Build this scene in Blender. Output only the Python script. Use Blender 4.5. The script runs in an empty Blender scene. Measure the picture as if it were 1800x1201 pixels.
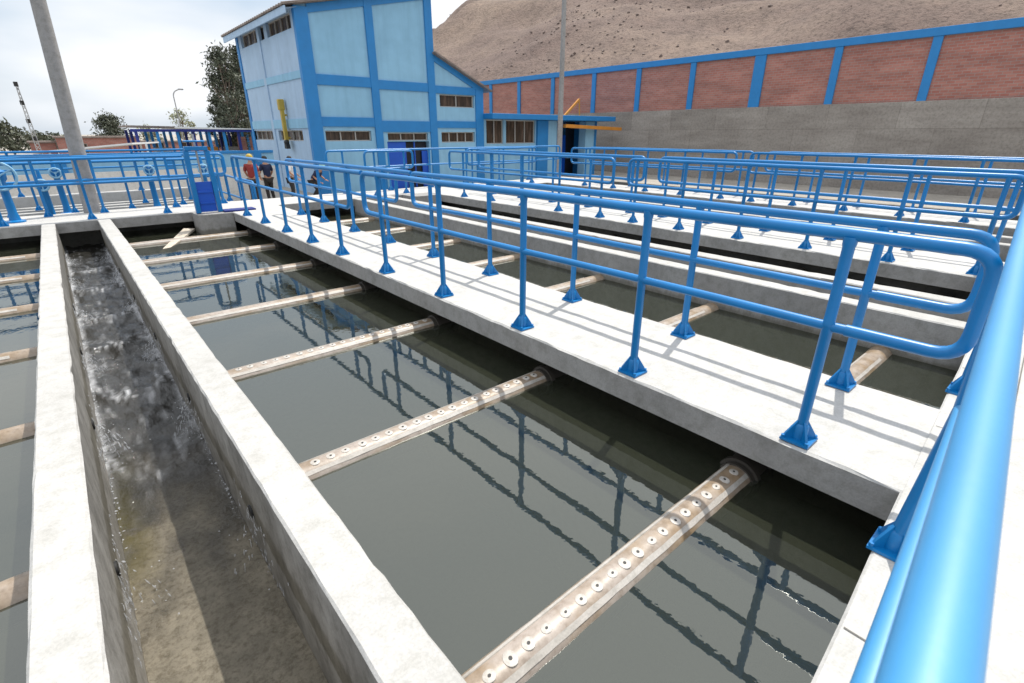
import bpy, bmesh, math, random
from mathutils import Vector, Matrix, noise
R = math.radians
scene = bpy.context.scene
random.seed(7)

# ------------------------------------------------------------------ camera
cam_d = bpy.data.cameras.new('camera'); cam = bpy.data.objects.new('camera', cam_d)
scene.collection.objects.link(cam); scene.camera = cam
cam.location = (0, 0, 1.75)
cam.rotation_euler = (R(90 - 22.63), 0, R(-40.8))
cam_d.sensor_width = 36; cam_d.lens = 17.58
cam_d.clip_start = 0.02; cam_d.clip_end = 3000
cam_d.dof.use_dof = True; cam_d.dof.focus_distance = 4.5; cam_d.dof.aperture_fstop = 4.0

# ------------------------------------------------------------------ sky and sun
SUN = Vector((0.465, 0.145, 1.0)).normalized()
elev = math.asin(SUN.z); azim = math.atan2(SUN.x, SUN.y)
w = bpy.data.worlds.new('World'); scene.world = w; w.use_nodes = True
nt = w.node_tree; nt.nodes.clear()
def N(t, x=None, **kw):
    n = nt.nodes.new(t)
    for k, v in kw.items(): setattr(n, k, v)
    return n
wout = N('ShaderNodeOutputWorld'); bg = N('ShaderNodeBackground'); bg.inputs[1].default_value = 0.105
sky = N('ShaderNodeTexSky', sky_type='NISHITA'); sky.sun_disc = False
sky.sun_elevation = elev; sky.sun_rotation = azim; sky.dust_density = 2.5; sky.air_density = 1.0
tc = N('ShaderNodeTexCoord'); mp = N('ShaderNodeMapping'); mp.inputs['Scale'].default_value = (1.0, 1.0, 3.2)
mp.inputs['Rotation'].default_value = (0.25, 0.1, 0.4)
nz = N('ShaderNodeTexNoise'); nz.inputs['Scale'].default_value = 1.6; nz.inputs['Detail'].default_value = 5; nz.inputs['Roughness'].default_value = 0.45
rp = N('ShaderNodeValToRGB'); rp.color_ramp.elements[0].position = 0.47; rp.color_ramp.elements[1].position = 0.63
rp.color_ramp.elements[0].color = (0, 0, 0, 1); rp.color_ramp.elements[1].color = (1, 1, 1, 1)
hz = N('ShaderNodeMix', data_type='RGBA'); hz.inputs[0].default_value = 0.62; hz.inputs[7].default_value = (6.1, 7.5, 9.0, 1)
cl = N('ShaderNodeMix', data_type='RGBA'); cl.inputs[7].default_value = (9.0, 9.2, 9.5, 1)
sz = N('ShaderNodeSeparateXYZ'); zr = N('ShaderNodeMapRange'); zr.inputs[1].default_value = 0.16; zr.inputs[2].default_value = 0.6; zr.inputs[3].default_value = 0.0; zr.inputs[4].default_value = 0.85
hi = N('ShaderNodeMix', data_type='RGBA'); hi.inputs[7].default_value = (12.5, 12.9, 13.6, 1)
L = nt.links.new
L(tc.outputs['Generated'], mp.inputs[0]); L(mp.outputs[0], nz.inputs['Vector']); L(nz.outputs[0], rp.inputs[0])
L(sky.outputs[0], hz.inputs[6]); L(hz.outputs[2], cl.inputs[6]); L(rp.outputs[0], cl.inputs[0])
L(tc.outputs['Generated'], sz.inputs[0]); L(sz.outputs[2], zr.inputs[0]); L(zr.outputs[0], hi.inputs[0]); L(cl.outputs[2], hi.inputs[6]); L(hi.outputs[2], bg.inputs[0]); L(bg.outputs[0], wout.inputs[0])
sun_d = bpy.data.lights.new('sun', 'SUN'); sun_d.energy = 4.3; sun_d.angle = R(0.6); sun_d.color = (1.0, 0.955, 0.88)
sun = bpy.data.objects.new('sun', sun_d); scene.collection.objects.link(sun)
sun.location = (20, 5, 40); sun.rotation_euler = SUN.to_track_quat('Z', 'Y').to_euler()
scene.view_settings.view_transform = 'Standard'; scene.view_settings.look = 'None'
scene.view_settings.exposure = 0.12; scene.view_settings.gamma = 1.0

# ------------------------------------------------------------------ helpers
COL = scene.collection
class MB:
    """collects shapes, links them as one mesh object"""
    def __init__(s): s.v = []; s.f = []
    def add(s, vs, fs):
        o = len(s.v); s.v += [Vector(p) for p in vs]; s.f += [tuple(i + o for i in f) for f in fs]; return s
    def box(s, x0, x1, y0, y1, z0, z1):
        return s.add([(x0,y0,z0),(x1,y0,z0),(x1,y1,z0),(x0,y1,z0),(x0,y0,z1),(x1,y0,z1),(x1,y1,z1),(x0,y1,z1)],
                     [(0,3,2,1),(4,5,6,7),(0,1,5,4),(1,2,6,5),(2,3,7,6),(3,0,4,7)])
    def bar(s, a, b, wx, wz, up=(0,0,1)):
        a = Vector(a); b = Vector(b); d = (b - a).normalized(); u = Vector(up)
        x = d.cross(u); x = x.normalized() if x.length > 1e-4 else Vector((1,0,0)); z = x.cross(d)
        vs = [p + x*sx*wx/2 + z*sz*wz/2 for p in (a, b) for sx, sz in ((-1,-1),(1,-1),(1,1),(-1,1))]
        return s.add(vs, [(0,1,2,3),(7,6,5,4),(0,4,5,1),(1,5,6,2),(2,6,7,3),(3,7,4,0)])
    def tube(s, pts, r, n=12, cap=True, closed=False):
        P = [Vector(p) for p in pts]; m = len(P); rr = r if isinstance(r, (list, tuple)) else [r]*m
        vs = []; X = None
        for i in range(m):
            a = P[i-1] if (i > 0 or closed) else P[i]; b = P[(i+1) % m] if (i < m-1 or closed) else P[i]
            d = (b - a).normalized()
            if X is None:
                X = d.cross(Vector((0,0,1)))
                if X.length < 1e-3: X = Vector((1,0,0))
            X = (X - d*X.dot(d)).normalized(); Y = d.cross(X)
            for k in range(n):
                t = 2*math.pi*k/n; vs.append(P[i] + X*math.cos(t)*rr[i] + Y*math.sin(t)*rr[i])
        fs = []
        for i in range(m if closed else m-1):
            for k in range(n):
                a = i*n + k; b = i*n + (k+1) % n; j = (i+1) % m
                fs.append((a, b, j*n + (k+1) % n, j*n + k))
        if cap and not closed: fs += [tuple(range(n))[::-1], tuple((m-1)*n + k for k in range(n))]
        return s.add(vs, fs)
    def lathe(s, prof, c=(0,0,0), n=16):
        c = Vector(c); vs = []; fs = []; m = len(prof)
        for r, z in prof:
            for k in range(n):
                t = 2*math.pi*k/n; vs.append(c + Vector((r*math.cos(t), r*math.sin(t), z)))
        for i in range(m-1):
            for k in range(n): fs.append((i*n+k, i*n+(k+1)%n, (i+1)*n+(k+1)%n, (i+1)*n+k))
        fs += [tuple(range(n))[::-1], tuple((m-1)*n+k for k in range(n))]
        return s.add(vs, fs)
    def quad(s, a, b, c, d): return s.add([a, b, c, d], [(0,1,2,3)])
    def mesh(s, name, mat, off=(0,0,0), smooth=None, bevel=0):
        me = bpy.data.meshes.new(name); o = Vector(off)
        me.from_pydata([tuple(p - o) for p in s.v], [], s.f); me.update()
        if bevel:
            bm = bmesh.new(); bm.from_mesh(me)
            es = [e for e in bm.edges if len(e.link_faces) == 2 and e.calc_face_angle(0) > 0.6]
            bmesh.ops.bevel(bm, geom=es, offset=bevel, segments=2, affect='EDGES', profile=0.6)
            bm.to_mesh(me); bm.free()
        if smooth is not None:
            for p in me.polygons: p.use_smooth = True
            me.set_sharp_from_angle(angle=R(smooth))
        me.materials.append(mat); return me
def wloc(o):
    p = Vector(o.location)
    while o.parent: o = o.parent; p = p + Vector(o.location)
    return p
def link(name, me, parent=None, loc=(0,0,0)):
    o = bpy.data.objects.new(name, me); COL.objects.link(o); o.location = loc
    if parent: o.parent = parent
    return o
def part(name, mb, mat, parent=None, smooth=None, bevel=0, label=None, loc=None):
    """loc: the part's own origin in world space (default: the parent's)"""
    base = wloc(parent) if parent else Vector((0,0,0))
    lw = Vector(loc) if loc is not None else base
    o = link(name, mb.mesh(name, mat, lw, smooth, bevel), parent, lw - base)
    if label: o['label'] = label
    return o
def tag(o, label=None, cat=None, group=None, kind=None):
    if label: o['label'] = label
    if cat: o['category'] = cat
    if group: o['group'] = group
    if kind: o['kind'] = kind
    return o
def thing(name, loc, label, cat, group=None):
    return tag(link(name, None, None, loc), label, cat, group)
def single(name, mb, mat, label, cat, group=None, loc=(0,0,0), **k):
    return tag(part(name, mb, mat, None, loc=loc, **k), label, cat, group)
def struct(name, mb, mat, **k):
    return tag(part(name, mb, mat, None, **k), kind='structure')
def rough_box(x0, x1, y0, y1, z0, z1, step=0.2, jit=0.004, ch=0.012, seed=0):
    """a long concrete block with chipped, slightly uneven upper arrises"""
    mb = MB(); rnd = random.Random(seed); along_y = (y1-y0) >= (x1-x0)
    a0, a1, u0, u1 = (y0, y1, x0, x1) if along_y else (x0, x1, y0, y1)
    n = max(2, int((a1-a0)/step)); prof = [(u0,z0),(u1,z0),(u1,z1-ch),(u1-ch,z1),((u0+u1)/2,z1),(u0+ch,z1),(u0,z1-ch)]
    rows = []
    for i in range(n+1):
        a = a0 + (a1-a0)*i/n
        for k, (u, z) in enumerate(prof):
            j = jit if k >= 2 else 0
            chip = 0
            if k in (2,3,5,6) and rnd.random() < 0.025: chip = rnd.uniform(0.3, 1.0)*ch
            sgn = -1 if k in (2,3) else 1
            uu = u + rnd.uniform(-j, j) + sgn*chip; zz = z + rnd.uniform(-j, j)*0.6 - chip*0.5
            if k == 4: uu = u; zz = z + rnd.uniform(-j, j)*0.4
            rows.append((uu, a, zz) if along_y else (a, uu, zz))
    m = len(prof); fs = []
    for i in range(n):
        for k in range(m):
            q = (i*m+k, i*m+(k+1)%m, (i+1)*m+(k+1)%m, (i+1)*m+k)
            fs.append(q[::-1] if along_y else q)
    e0 = tuple(range(m)); e1 = tuple(n*m+k for k in range(m))
    fs += [e0, e1[::-1]] if along_y else [e0[::-1], e1]
    return mb.add(rows, fs)
def rounded(pts, rad, seg=6):
    P = [Vector(p) for p in pts]; out = [P[0]]
    for i in range(1, len(P)-1):
        a, b, c = P[i-1], P[i], P[i+1]; d1 = (a-b).normalized(); d2 = (c-b).normalized()
        p0 = b + d1*rad; p1 = b + d2*rad
        for k in range(seg+1):
            t = k/seg; out.append(p0*(1-t)**2 + b*2*t*(1-t) + p1*t*t)
    out.append(P[-1]); return out

# ------------------------------------------------------------------ materials
def mat(name):
    m = bpy.data.materials.new(name); m.use_nodes = True
    return m, m.node_tree, m.node_tree.nodes['Principled BSDF']
def nodes_noise(t, scale, detail=5, rough=0.6, stretch=None, coord='Object'):
    tc = t.nodes.new('ShaderNodeTexCoord'); mp = t.nodes.new('ShaderNodeMapping'); n = t.nodes.new('ShaderNodeTexNoise')
    if stretch: mp.inputs['Scale'].default_value = stretch
    n.inputs['Scale'].default_value = scale; n.inputs['Detail'].default_value = detail; n.inputs['Roughness'].default_value = rough
    t.links.new(tc.outputs[coord], mp.inputs[0]); t.links.new(mp.outputs[0], n.inputs['Vector']); return n
def ramp(t, src, stops):
    r = t.nodes.new('ShaderNodeValToRGB'); e = r.color_ramp.elements
    e[0].position, e[0].color = stops[0][0], (*stops[0][1], 1); e[1].position, e[1].color = stops[-1][0], (*stops[-1][1], 1)
    for p, c in stops[1:-1]: x = e.new(p); x.color = (*c, 1)
    t.links.new(src, r.inputs[0]); return r
def mixc(t, a, b, fac, mode='MULTIPLY'):
    m = t.nodes.new('ShaderNodeMix'); m.data_type = 'RGBA'; m.blend_type = mode
    for s, i in ((a, 6), (b, 7), (fac, 0)):
        if isinstance(s, (int, float)): m.inputs[i].default_value = s
        elif isinstance(s, tuple): m.inputs[i].default_value = (*s, 1)
        else: t.links.new(s, m.inputs[i])
    return m.outputs[2]
def bump(t, p, src, strength, dist):
    b = t.nodes.new('ShaderNodeBump'); b.inputs['Strength'].default_value = strength; b.inputs['Distance'].default_value = dist
    t.links.new(src, b.inputs['Height']); t.links.new(b.outputs[0], p.inputs['Normal'])
def concrete(name, c0, c1, rough=0.85, stain=0.35, stretch=None, bstr=0.35):
    m, t, p = mat(name)
    a = nodes_noise(t, 1.3, 6, 0.62, stretch); b = nodes_noise(t, 9.0, 6, 0.7); f = nodes_noise(t, 70, 3, 0.6)
    base = ramp(t, a.outputs[0], [(0.3, c0), (0.7, c1)]).outputs[0]
    k = 1 - stain
    base = mixc(t, base, ramp(t, b.outputs[0], [(0.32, (k, k, k*0.97)), (0.55, (1, 1, 1))]).outputs[0], 1.0)
    base = mixc(t, base, ramp(t, f.outputs[0], [(0.3, (0.86, 0.86, 0.86)), (0.6, (1, 1, 1))]).outputs[0], 1.0)
    t.links.new(base, p.inputs['Base Color']); p.inputs['Roughness'].default_value = rough
    bump(t, p, mixc(t, b.outputs[0], f.outputs[0], 0.4, 'MIX'), bstr, 0.012); return m
def paint(name, c, rough=0.35, var=0.12, coat=0.0):
    m, t, p = mat(name); a = nodes_noise(t, 2.2, 5, 0.6); b = nodes_noise(t, 40, 3, 0.5)
    k = 1 - var
    base = mixc(t, c, ramp(t, a.outputs[0], [(0.3, (k, k, k)), (0.65, (1, 1, 1))]).outputs[0], 1.0)
    t.links.new(base, p.inputs['Base Color']); p.inputs['Roughness'].default_value = rough
    p.inputs['Coat Weight'].default_value = coat
    bump(t, p, b.outputs[0], 0.12, 0.003); return m
M = {}
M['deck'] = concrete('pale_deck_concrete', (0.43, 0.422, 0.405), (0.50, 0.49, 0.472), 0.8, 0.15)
M['slab_side'] = concrete('slab_concrete', (0.60, 0.585, 0.55), (0.72, 0.70, 0.66), 0.8, 0.16)
M['wall_conc'] = concrete('channel_wall_concrete', (0.39, 0.382, 0.365), (0.475, 0.465, 0.447), 0.85, 0.17)
M['old_conc'] = concrete('retaining_wall_concrete', (0.20, 0.175, 0.15), (0.30, 0.265, 0.225), 0.9, 0.3, (1, 0.35, 1.6))
def panelled():
    m = concrete('panelled_retaining_concrete', (0.25, 0.22, 0.195), (0.37, 0.335, 0.30), 0.9, 0.3, (1, 0.35, 1.6)); t = m.node_tree; p = t.nodes['Principled BSDF']
    src = p.inputs['Base Color'].links[0].from_socket
    tc = t.nodes.new('ShaderNodeTexCoord'); sp = t.nodes.new('ShaderNodeSeparateXYZ'); cb = t.nodes.new('ShaderNodeCombineXYZ')
    t.links.new(tc.outputs['Object'], sp.inputs[0]); t.links.new(sp.outputs[1], cb.inputs[0]); t.links.new(sp.outputs[2], cb.inputs[1])
    b = t.nodes.new('ShaderNodeTexBrick'); b.inputs['Scale'].default_value = 1; b.inputs['Brick Width'].default_value = 3.1; b.inputs['Row Height'].default_value = 1.42
    b.inputs['Mortar Size'].default_value = 0.022; b.inputs['Mortar Smooth'].default_value = 0.6
    b.inputs['Color1'].default_value = (.84, .83, .82, 1); b.inputs['Color2'].default_value = (1.1, 1.1, 1.1, 1); b.inputs['Mortar'].default_value = (.72, .70, .68, 1)
    t.links.new(cb.outputs[0], b.inputs['Vector']); t.links.new(mixc(t, src, b.outputs[0], 0.8), p.inputs['Base Color']); return m
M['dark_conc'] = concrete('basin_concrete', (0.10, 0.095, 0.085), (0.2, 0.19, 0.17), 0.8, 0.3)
M['ground'] = concrete('yard_gravel', (0.30, 0.275, 0.24), (0.42, 0.385, 0.33), 0.95, 0.3)
M['blue'] = paint('blue_gloss_paint', (0.001, 0.178, 0.47), 0.36, 0.2)
M['lit_blue'] = paint('highlight_blue_paint', (0.03, 0.25, 0.53), 0.5, 0.12); M['lit_blue'].node_tree.nodes['Principled BSDF'].inputs['IOR'].default_value = 1.95  # lighter copy of the rail blue; sun highlight put into the colour
def wall_paint(name, c):
    m = paint(name, c, 0.75, 0.07); t = m.node_tree; p = t.nodes['Principled BSDF']; src = p.inputs['Base Color'].links[0].from_socket
    a = nodes_noise(t, 1.6, 6, .65, (2.6, 2.6, .16)); b_ = nodes_noise(t, .5, 4, .6)
    x = mixc(t, src, ramp(t, a.outputs[0], [(.3, (.86, .87, .88)), (.55, (1, 1, 1))]).outputs[0], 0.8)
    x = mixc(t, x, ramp(t, b_.outputs[0], [(.35, (.93, .93, .92)), (.65, (1.05, 1.04, 1.02))]).outputs[0], 1.0)
    t.links.new(x, p.inputs['Base Color']); return m
M['blue_trim'] = paint('blue_wall_paint', (0.014, 0.20, 0.50), 0.5, 0.12)
M['blue_deep'] = paint('deep_blue_paint', (0.004, 0.085, 0.5), 0.4, 0.15)
M['pale_blue'] = wall_paint('pale_blue_wall_paint', (0.25, 0.475, 0.655))
M['pale_lilac'] = wall_paint('pale_side_wall_paint', (0.37, 0.51, 0.68))
M['dark'] = paint('interior_shade_black', (0.012, 0.014, 0.022), 0.7)  # near black stands in for shade inside openings and the recess
M['navy'] = paint('navy_plate', (0.004, 0.014, 0.16), 0.5)
M['steel'] = concrete('galvanised_steel', (0.30, 0.30, 0.30), (0.42, 0.42, 0.42), 0.5, 0.15, None, 0.1)
M['pole'] = concrete('concrete_pole', (0.26, 0.25, 0.245), (0.36, 0.35, 0.34), 0.85, 0.25, (1, 1, 0.2))
M['yellow'] = paint('yellow_paint', (0.48, 0.34, 0.05), 0.6, 0.25)
M['orange'] = paint('orange_paint', (0.60, 0.24, 0.03), 0.6, 0.2)
M['black'] = paint('black_rubber', (0.015, 0.015, 0.015), 0.6)
M['roof_edge'] = concrete('corrugated_roof', (0.17, 0.13, 0.11), (0.3, 0.25, 0.22), 0.8, 0.35)
M['shed_roof'] = paint('white_sheet_roof', (0.72, 0.72, 0.72), 0.6)
M['frame'] = paint('white_window_frame', (0.45, 0.42, 0.38), 0.5)
M['skin'] = paint('skin', (0.42, 0.22, 0.14), 0.6)
M['red_cloth'] = paint('red_cloth', (0.24, 0.03, 0.025), 0.9)
M['white_cloth'] = paint('white_cloth', (0.7, 0.7, 0.7), 0.9)
M['navy_cloth'] = paint('navy_cloth', (0.012, 0.02, 0.06), 0.9)
M['dark_cloth'] = paint('dark_cloth', (0.03, 0.026, 0.025), 0.9)
M['green_plastic'] = paint('pale_green_plastic', (0.35, 0.6, 0.45), 0.5)
M['hair'] = paint('dark_hair', (0.02, 0.014, 0.012), 0.7)
M['wood'] = concrete('weathered_board', (0.40, 0.34, 0.27), (0.62, 0.55, 0.46), 0.85, 0.3, (0.6, 4, 4))

def glass_mat():
    m, t, p = mat('brown_window_glass'); a = nodes_noise(t, 1.7, 3, 0.6, (4.0, 4.0, 0.5))
    t.links.new(ramp(t, a.outputs[0], [(0.3, (0.03, 0.024, 0.02)), (0.52, (0.075, 0.05, 0.034)), (0.7, (0.15, 0.10, 0.075))]).outputs[0], p.inputs['Base Color'])
    p.inputs['Roughness'].default_value = 0.25; p.inputs['Specular IOR Level'].default_value = 0.3; return m
M['glass'] = glass_mat()
def brick_mat(name, axis):
    m, t, p = mat(name); tc = t.nodes.new('ShaderNodeTexCoord'); mp = t.nodes.new('ShaderNodeMapping')
    mp.inputs['Rotation'].default_value = (R(90), 0, R(90)) if axis == 'y' else (R(90), 0, 0)
    if axis == 'y':
        sp = t.nodes.new('ShaderNodeSeparateXYZ'); cb = t.nodes.new('ShaderNodeCombineXYZ')
        t.links.new(tc.outputs['Object'], sp.inputs[0]); t.links.new(sp.outputs[1], cb.inputs[0]); t.links.new(sp.outputs[2], cb.inputs[1]); vec = cb.outputs[0]
    else:
        sp = t.nodes.new('ShaderNodeSeparateXYZ'); cb = t.nodes.new('ShaderNodeCombineXYZ')
        t.links.new(tc.outputs['Object'], sp.inputs[0]); t.links.new(sp.outputs[0], cb.inputs[0]); t.links.new(sp.outputs[2], cb.inputs[1]); vec = cb.outputs[0]
    b = t.nodes.new('ShaderNodeTexBrick'); b.inputs['Scale'].default_value = 1.0
    b.inputs['Brick Width'].default_value = 0.30; b.inputs['Row Height'].default_value = 0.12; b.inputs['Mortar Size'].default_value = 0.011
    b.inputs['Color1'].default_value = (0.36, 0.135, 0.105, 1); b.inputs['Color2'].default_value = (0.42, 0.185, 0.145, 1); b.inputs['Mortar'].default_value = (0.33, 0.25, 0.22, 1)
    t.links.new(vec, b.inputs['Vector'])
    n = nodes_noise(t, 0.9, 6, 0.7, (1, 0.5, 2.2)); k = ramp(t, n.outputs[0], [(0.3, (0.66, 0.68, 0.7)), (0.6, (1, 1, 1)), (0.78, (1.22, 1.3, 1.36))])
    t.links.new(mixc(t, b.outputs[0], k.outputs[0], 1.0), p.inputs['Base Color']); p.inputs['Roughness'].default_value = 0.92
    return m
M['brick'] = brick_mat('red_brick', 'y'); M['brick_x'] = brick_mat('red_brick_far', 'x')
def water_mat(name, col, trans, scale, bstr, rough=0.015):
    m, t, p = mat(name)
    p.inputs['Base Color'].default_value = (*col, 1); p.inputs['Roughness'].default_value = rough; p.inputs['IOR'].default_value = 2.05
    a = nodes_noise(t, scale, 3, 0.55); b = nodes_noise(t, scale*0.22, 2, 0.5)
    bump(t, p, mixc(t, a.outputs[0], b.outputs[0], 0.55, 'MIX'), bstr, 0.02)
    tr = t.nodes.new('ShaderNodeBsdfTransparent'); tr.inputs[0].default_value = (0.72, 0.70, 0.58, 1)
    gl = t.nodes.new('ShaderNodeBsdfGlossy'); fr = t.nodes.new('ShaderNodeFresnel'); fr.inputs[0].default_value = 2.05
    mx = t.nodes.new('ShaderNodeMixShader'); mx.inputs[0].default_value = trans
    out = t.nodes['Material Output']
    gl.inputs['Roughness'].default_value = rough; gl.inputs[0].default_value = (.975, 1, .94, 1); p.inputs['Specular Tint'].default_value = (.975, 1, .94, 1)
    t.links.new(p.inputs['Normal'].links[0].from_socket, gl.inputs['Normal']); t.links.new(p.inputs['Normal'].links[0].from_socket, fr.inputs['Normal'])
    m2 = t.nodes.new('ShaderNodeMixShader'); t.links.new(fr.outputs[0], m2.inputs[0]); t.links.new(tr.outputs[0], m2.inputs[1]); t.links.new(gl.outputs[0], m2.inputs[2])
    t.links.new(p.outputs[0], mx.inputs[1]); t.links.new(m2.outputs[0], mx.inputs[2]); t.links.new(mx.outputs[0], out.inputs[0])
    return m
M['water'] = water_mat('pool_water', (0.034, 0.038, 0.026), 0.40, 6.5, 0.085)
def pipe_mat():
    m, t, p = mat('pipe_with_sediment'); a = nodes_noise(t, 14, 6, 0.7); b = nodes_noise(t, 3, 4, 0.6)
    c = ramp(t, a.outputs[0], [(0.3, (0.22, 0.178, 0.142)), (0.5, (0.335, 0.285, 0.245)), (0.72, (0.41, 0.36, 0.318))]).outputs[0]
    c = mixc(t, c, ramp(t, b.outputs[0], [(0.33, (0.72, 0.6, 0.42)), (0.6, (1, 1, 1))]).outputs[0], 1.0)
    t.links.new(c, p.inputs['Base Color']); p.inputs['Roughness'].default_value = 0.4; bump(t, p, a.outputs[0], 0.3, 0.006); return m
M['pipe'] = pipe_mat()
M['pvc'] = concrete('pale_scaled_plastic', (0.42, 0.385, 0.345), (0.52, 0.49, 0.45), 0.5, 0.3, None, 0.2)
M['pipe_dark'] = paint('dark_pipe_collar', (0.07, 0.06, 0.05), 0.5, 0.3)

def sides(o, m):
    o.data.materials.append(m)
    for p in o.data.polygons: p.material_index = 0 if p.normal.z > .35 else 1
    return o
M['grey_conc'] = concrete('mid_grey_concrete', (0.25, 0.24, 0.23), (0.35, 0.34, 0.325), 0.85, 0.25, (1, 1, 0.5))  # greyer than the deck tops; for slab and wall sides and piers
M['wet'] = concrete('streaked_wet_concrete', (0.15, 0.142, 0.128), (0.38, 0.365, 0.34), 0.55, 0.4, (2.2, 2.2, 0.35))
for key in ('grey_conc', 'wet'):
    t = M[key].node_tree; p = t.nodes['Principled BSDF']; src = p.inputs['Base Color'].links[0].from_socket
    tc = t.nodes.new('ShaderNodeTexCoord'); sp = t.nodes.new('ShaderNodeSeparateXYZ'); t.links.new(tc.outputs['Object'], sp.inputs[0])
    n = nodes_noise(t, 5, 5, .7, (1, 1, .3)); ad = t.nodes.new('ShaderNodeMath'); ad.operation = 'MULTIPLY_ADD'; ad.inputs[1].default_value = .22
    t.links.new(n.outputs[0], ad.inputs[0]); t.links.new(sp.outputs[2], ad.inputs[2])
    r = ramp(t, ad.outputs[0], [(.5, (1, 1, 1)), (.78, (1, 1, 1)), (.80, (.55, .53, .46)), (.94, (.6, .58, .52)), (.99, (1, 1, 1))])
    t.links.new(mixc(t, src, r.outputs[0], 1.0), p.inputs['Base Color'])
# ------------------------------------------------------------------ ground, basins, water
WZ = -0.45
g = MB(); g.quad((-600,15.95,-0.9),(900,15.95,-0.9),(900,1200,-0.9),(-600,1200,-0.9))
g.quad((16.6,-200,-0.9),(900,-200,-0.9),(900,15.95,-0.9),(16.6,15.95,-0.9))
g.quad((-600,-200,-0.9),(-40,-200,-0.9),(-40,15.95,-0.9),(-600,15.95,-0.9))
g.quad((-40,-200,-0.9),(16.6,-200,-0.9),(16.6,-6,-0.9),(-40,-6,-0.9))
struct('ground', g, M['ground'])
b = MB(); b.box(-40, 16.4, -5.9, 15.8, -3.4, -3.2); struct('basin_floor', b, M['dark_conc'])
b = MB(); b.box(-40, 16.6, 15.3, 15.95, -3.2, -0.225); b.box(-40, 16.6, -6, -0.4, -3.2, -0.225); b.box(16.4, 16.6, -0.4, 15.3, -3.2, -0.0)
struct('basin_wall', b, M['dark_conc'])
b = MB()
def water_sheet(x0, x1, y0, y1): b.quad((x0,y0,WZ),(x1,y0,WZ),(x1,y1,WZ),(x0,y1,WZ))
for x0, x1 in ((-12, -.53), (.63, 6.32), (7.48, 11.9), (13.0, 16.4)): water_sheet(x0, x1, -0.4, 15.3)
struct('pool_water', b, M['water'])
# near deck, turned a little against the basins
A = math.atan(0.059); cA, sA = math.cos(A), math.sin(A)
def nd(u, v, z): return (1.52 + u*cA - v*sA, 0.19 + u*sA + v*cA, z)
b = MB(); n = 70; rnd = random.Random(3)
vs = []; fs = []
for i in range(n+1):
    u = -14 + 28*i/n; j = rnd.uniform(-.004, .004); k = rnd.uniform(-.003, .003)
    vs += [nd(u, -5, -.22), nd(u, -5, 0), nd(u, -.012+j, 0+k), nd(u, 0+j, -.012), nd(u, 0, -.22)]
for i in range(n):
    for k in range(5): fs.append((i*5+k, i*5+(k+1) % 5, (i+1)*5+(k+1) % 5, (i+1)*5+k))
fs += [(4,3,2,1,0), tuple(n*5+k for k in range(5))]
b.add(vs, fs); struct('near_deck', b, M['deck'])
b = MB()
for u in (-1.3, .3, 1.02, 2.35, 3.6, 5.0):
    q = [nd(u-.004, -.35, .0045), nd(u+.004, -.35, .0045), nd(u+.004+.02, -.02, .0045), nd(u-.004+.02, -.02, .0045)]; b.quad(*q)
b.add([nd(-6, -.36, .0045), nd(14, -.36, .0045), nd(14, -.352, .0045), nd(-6, -.352, .0045)], [(0,1,2,3)])
struct('deck_joints', b, M['dark_conc'])
fd = rough_box(-40, 16.6, 14.36, 15.95, -.22, 0, .25, .005, .015, 5); sides(struct('far_deck', fd, M['deck']), M['grey_conc'])
for i, (x0, x1) in enumerate(((2.96, 4.2), (8.85, 10.25), (14.2, 15.5))):
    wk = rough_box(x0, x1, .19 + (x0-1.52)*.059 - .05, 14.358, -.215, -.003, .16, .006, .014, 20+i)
    sides(struct('walkway', wk, M['deck']), M['grey_conc'])
# supporting walls below the walkways
b = MB()
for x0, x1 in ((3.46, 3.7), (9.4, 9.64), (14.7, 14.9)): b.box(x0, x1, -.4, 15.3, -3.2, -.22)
struct('walkway_support', b, M['dark_conc'])

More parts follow.
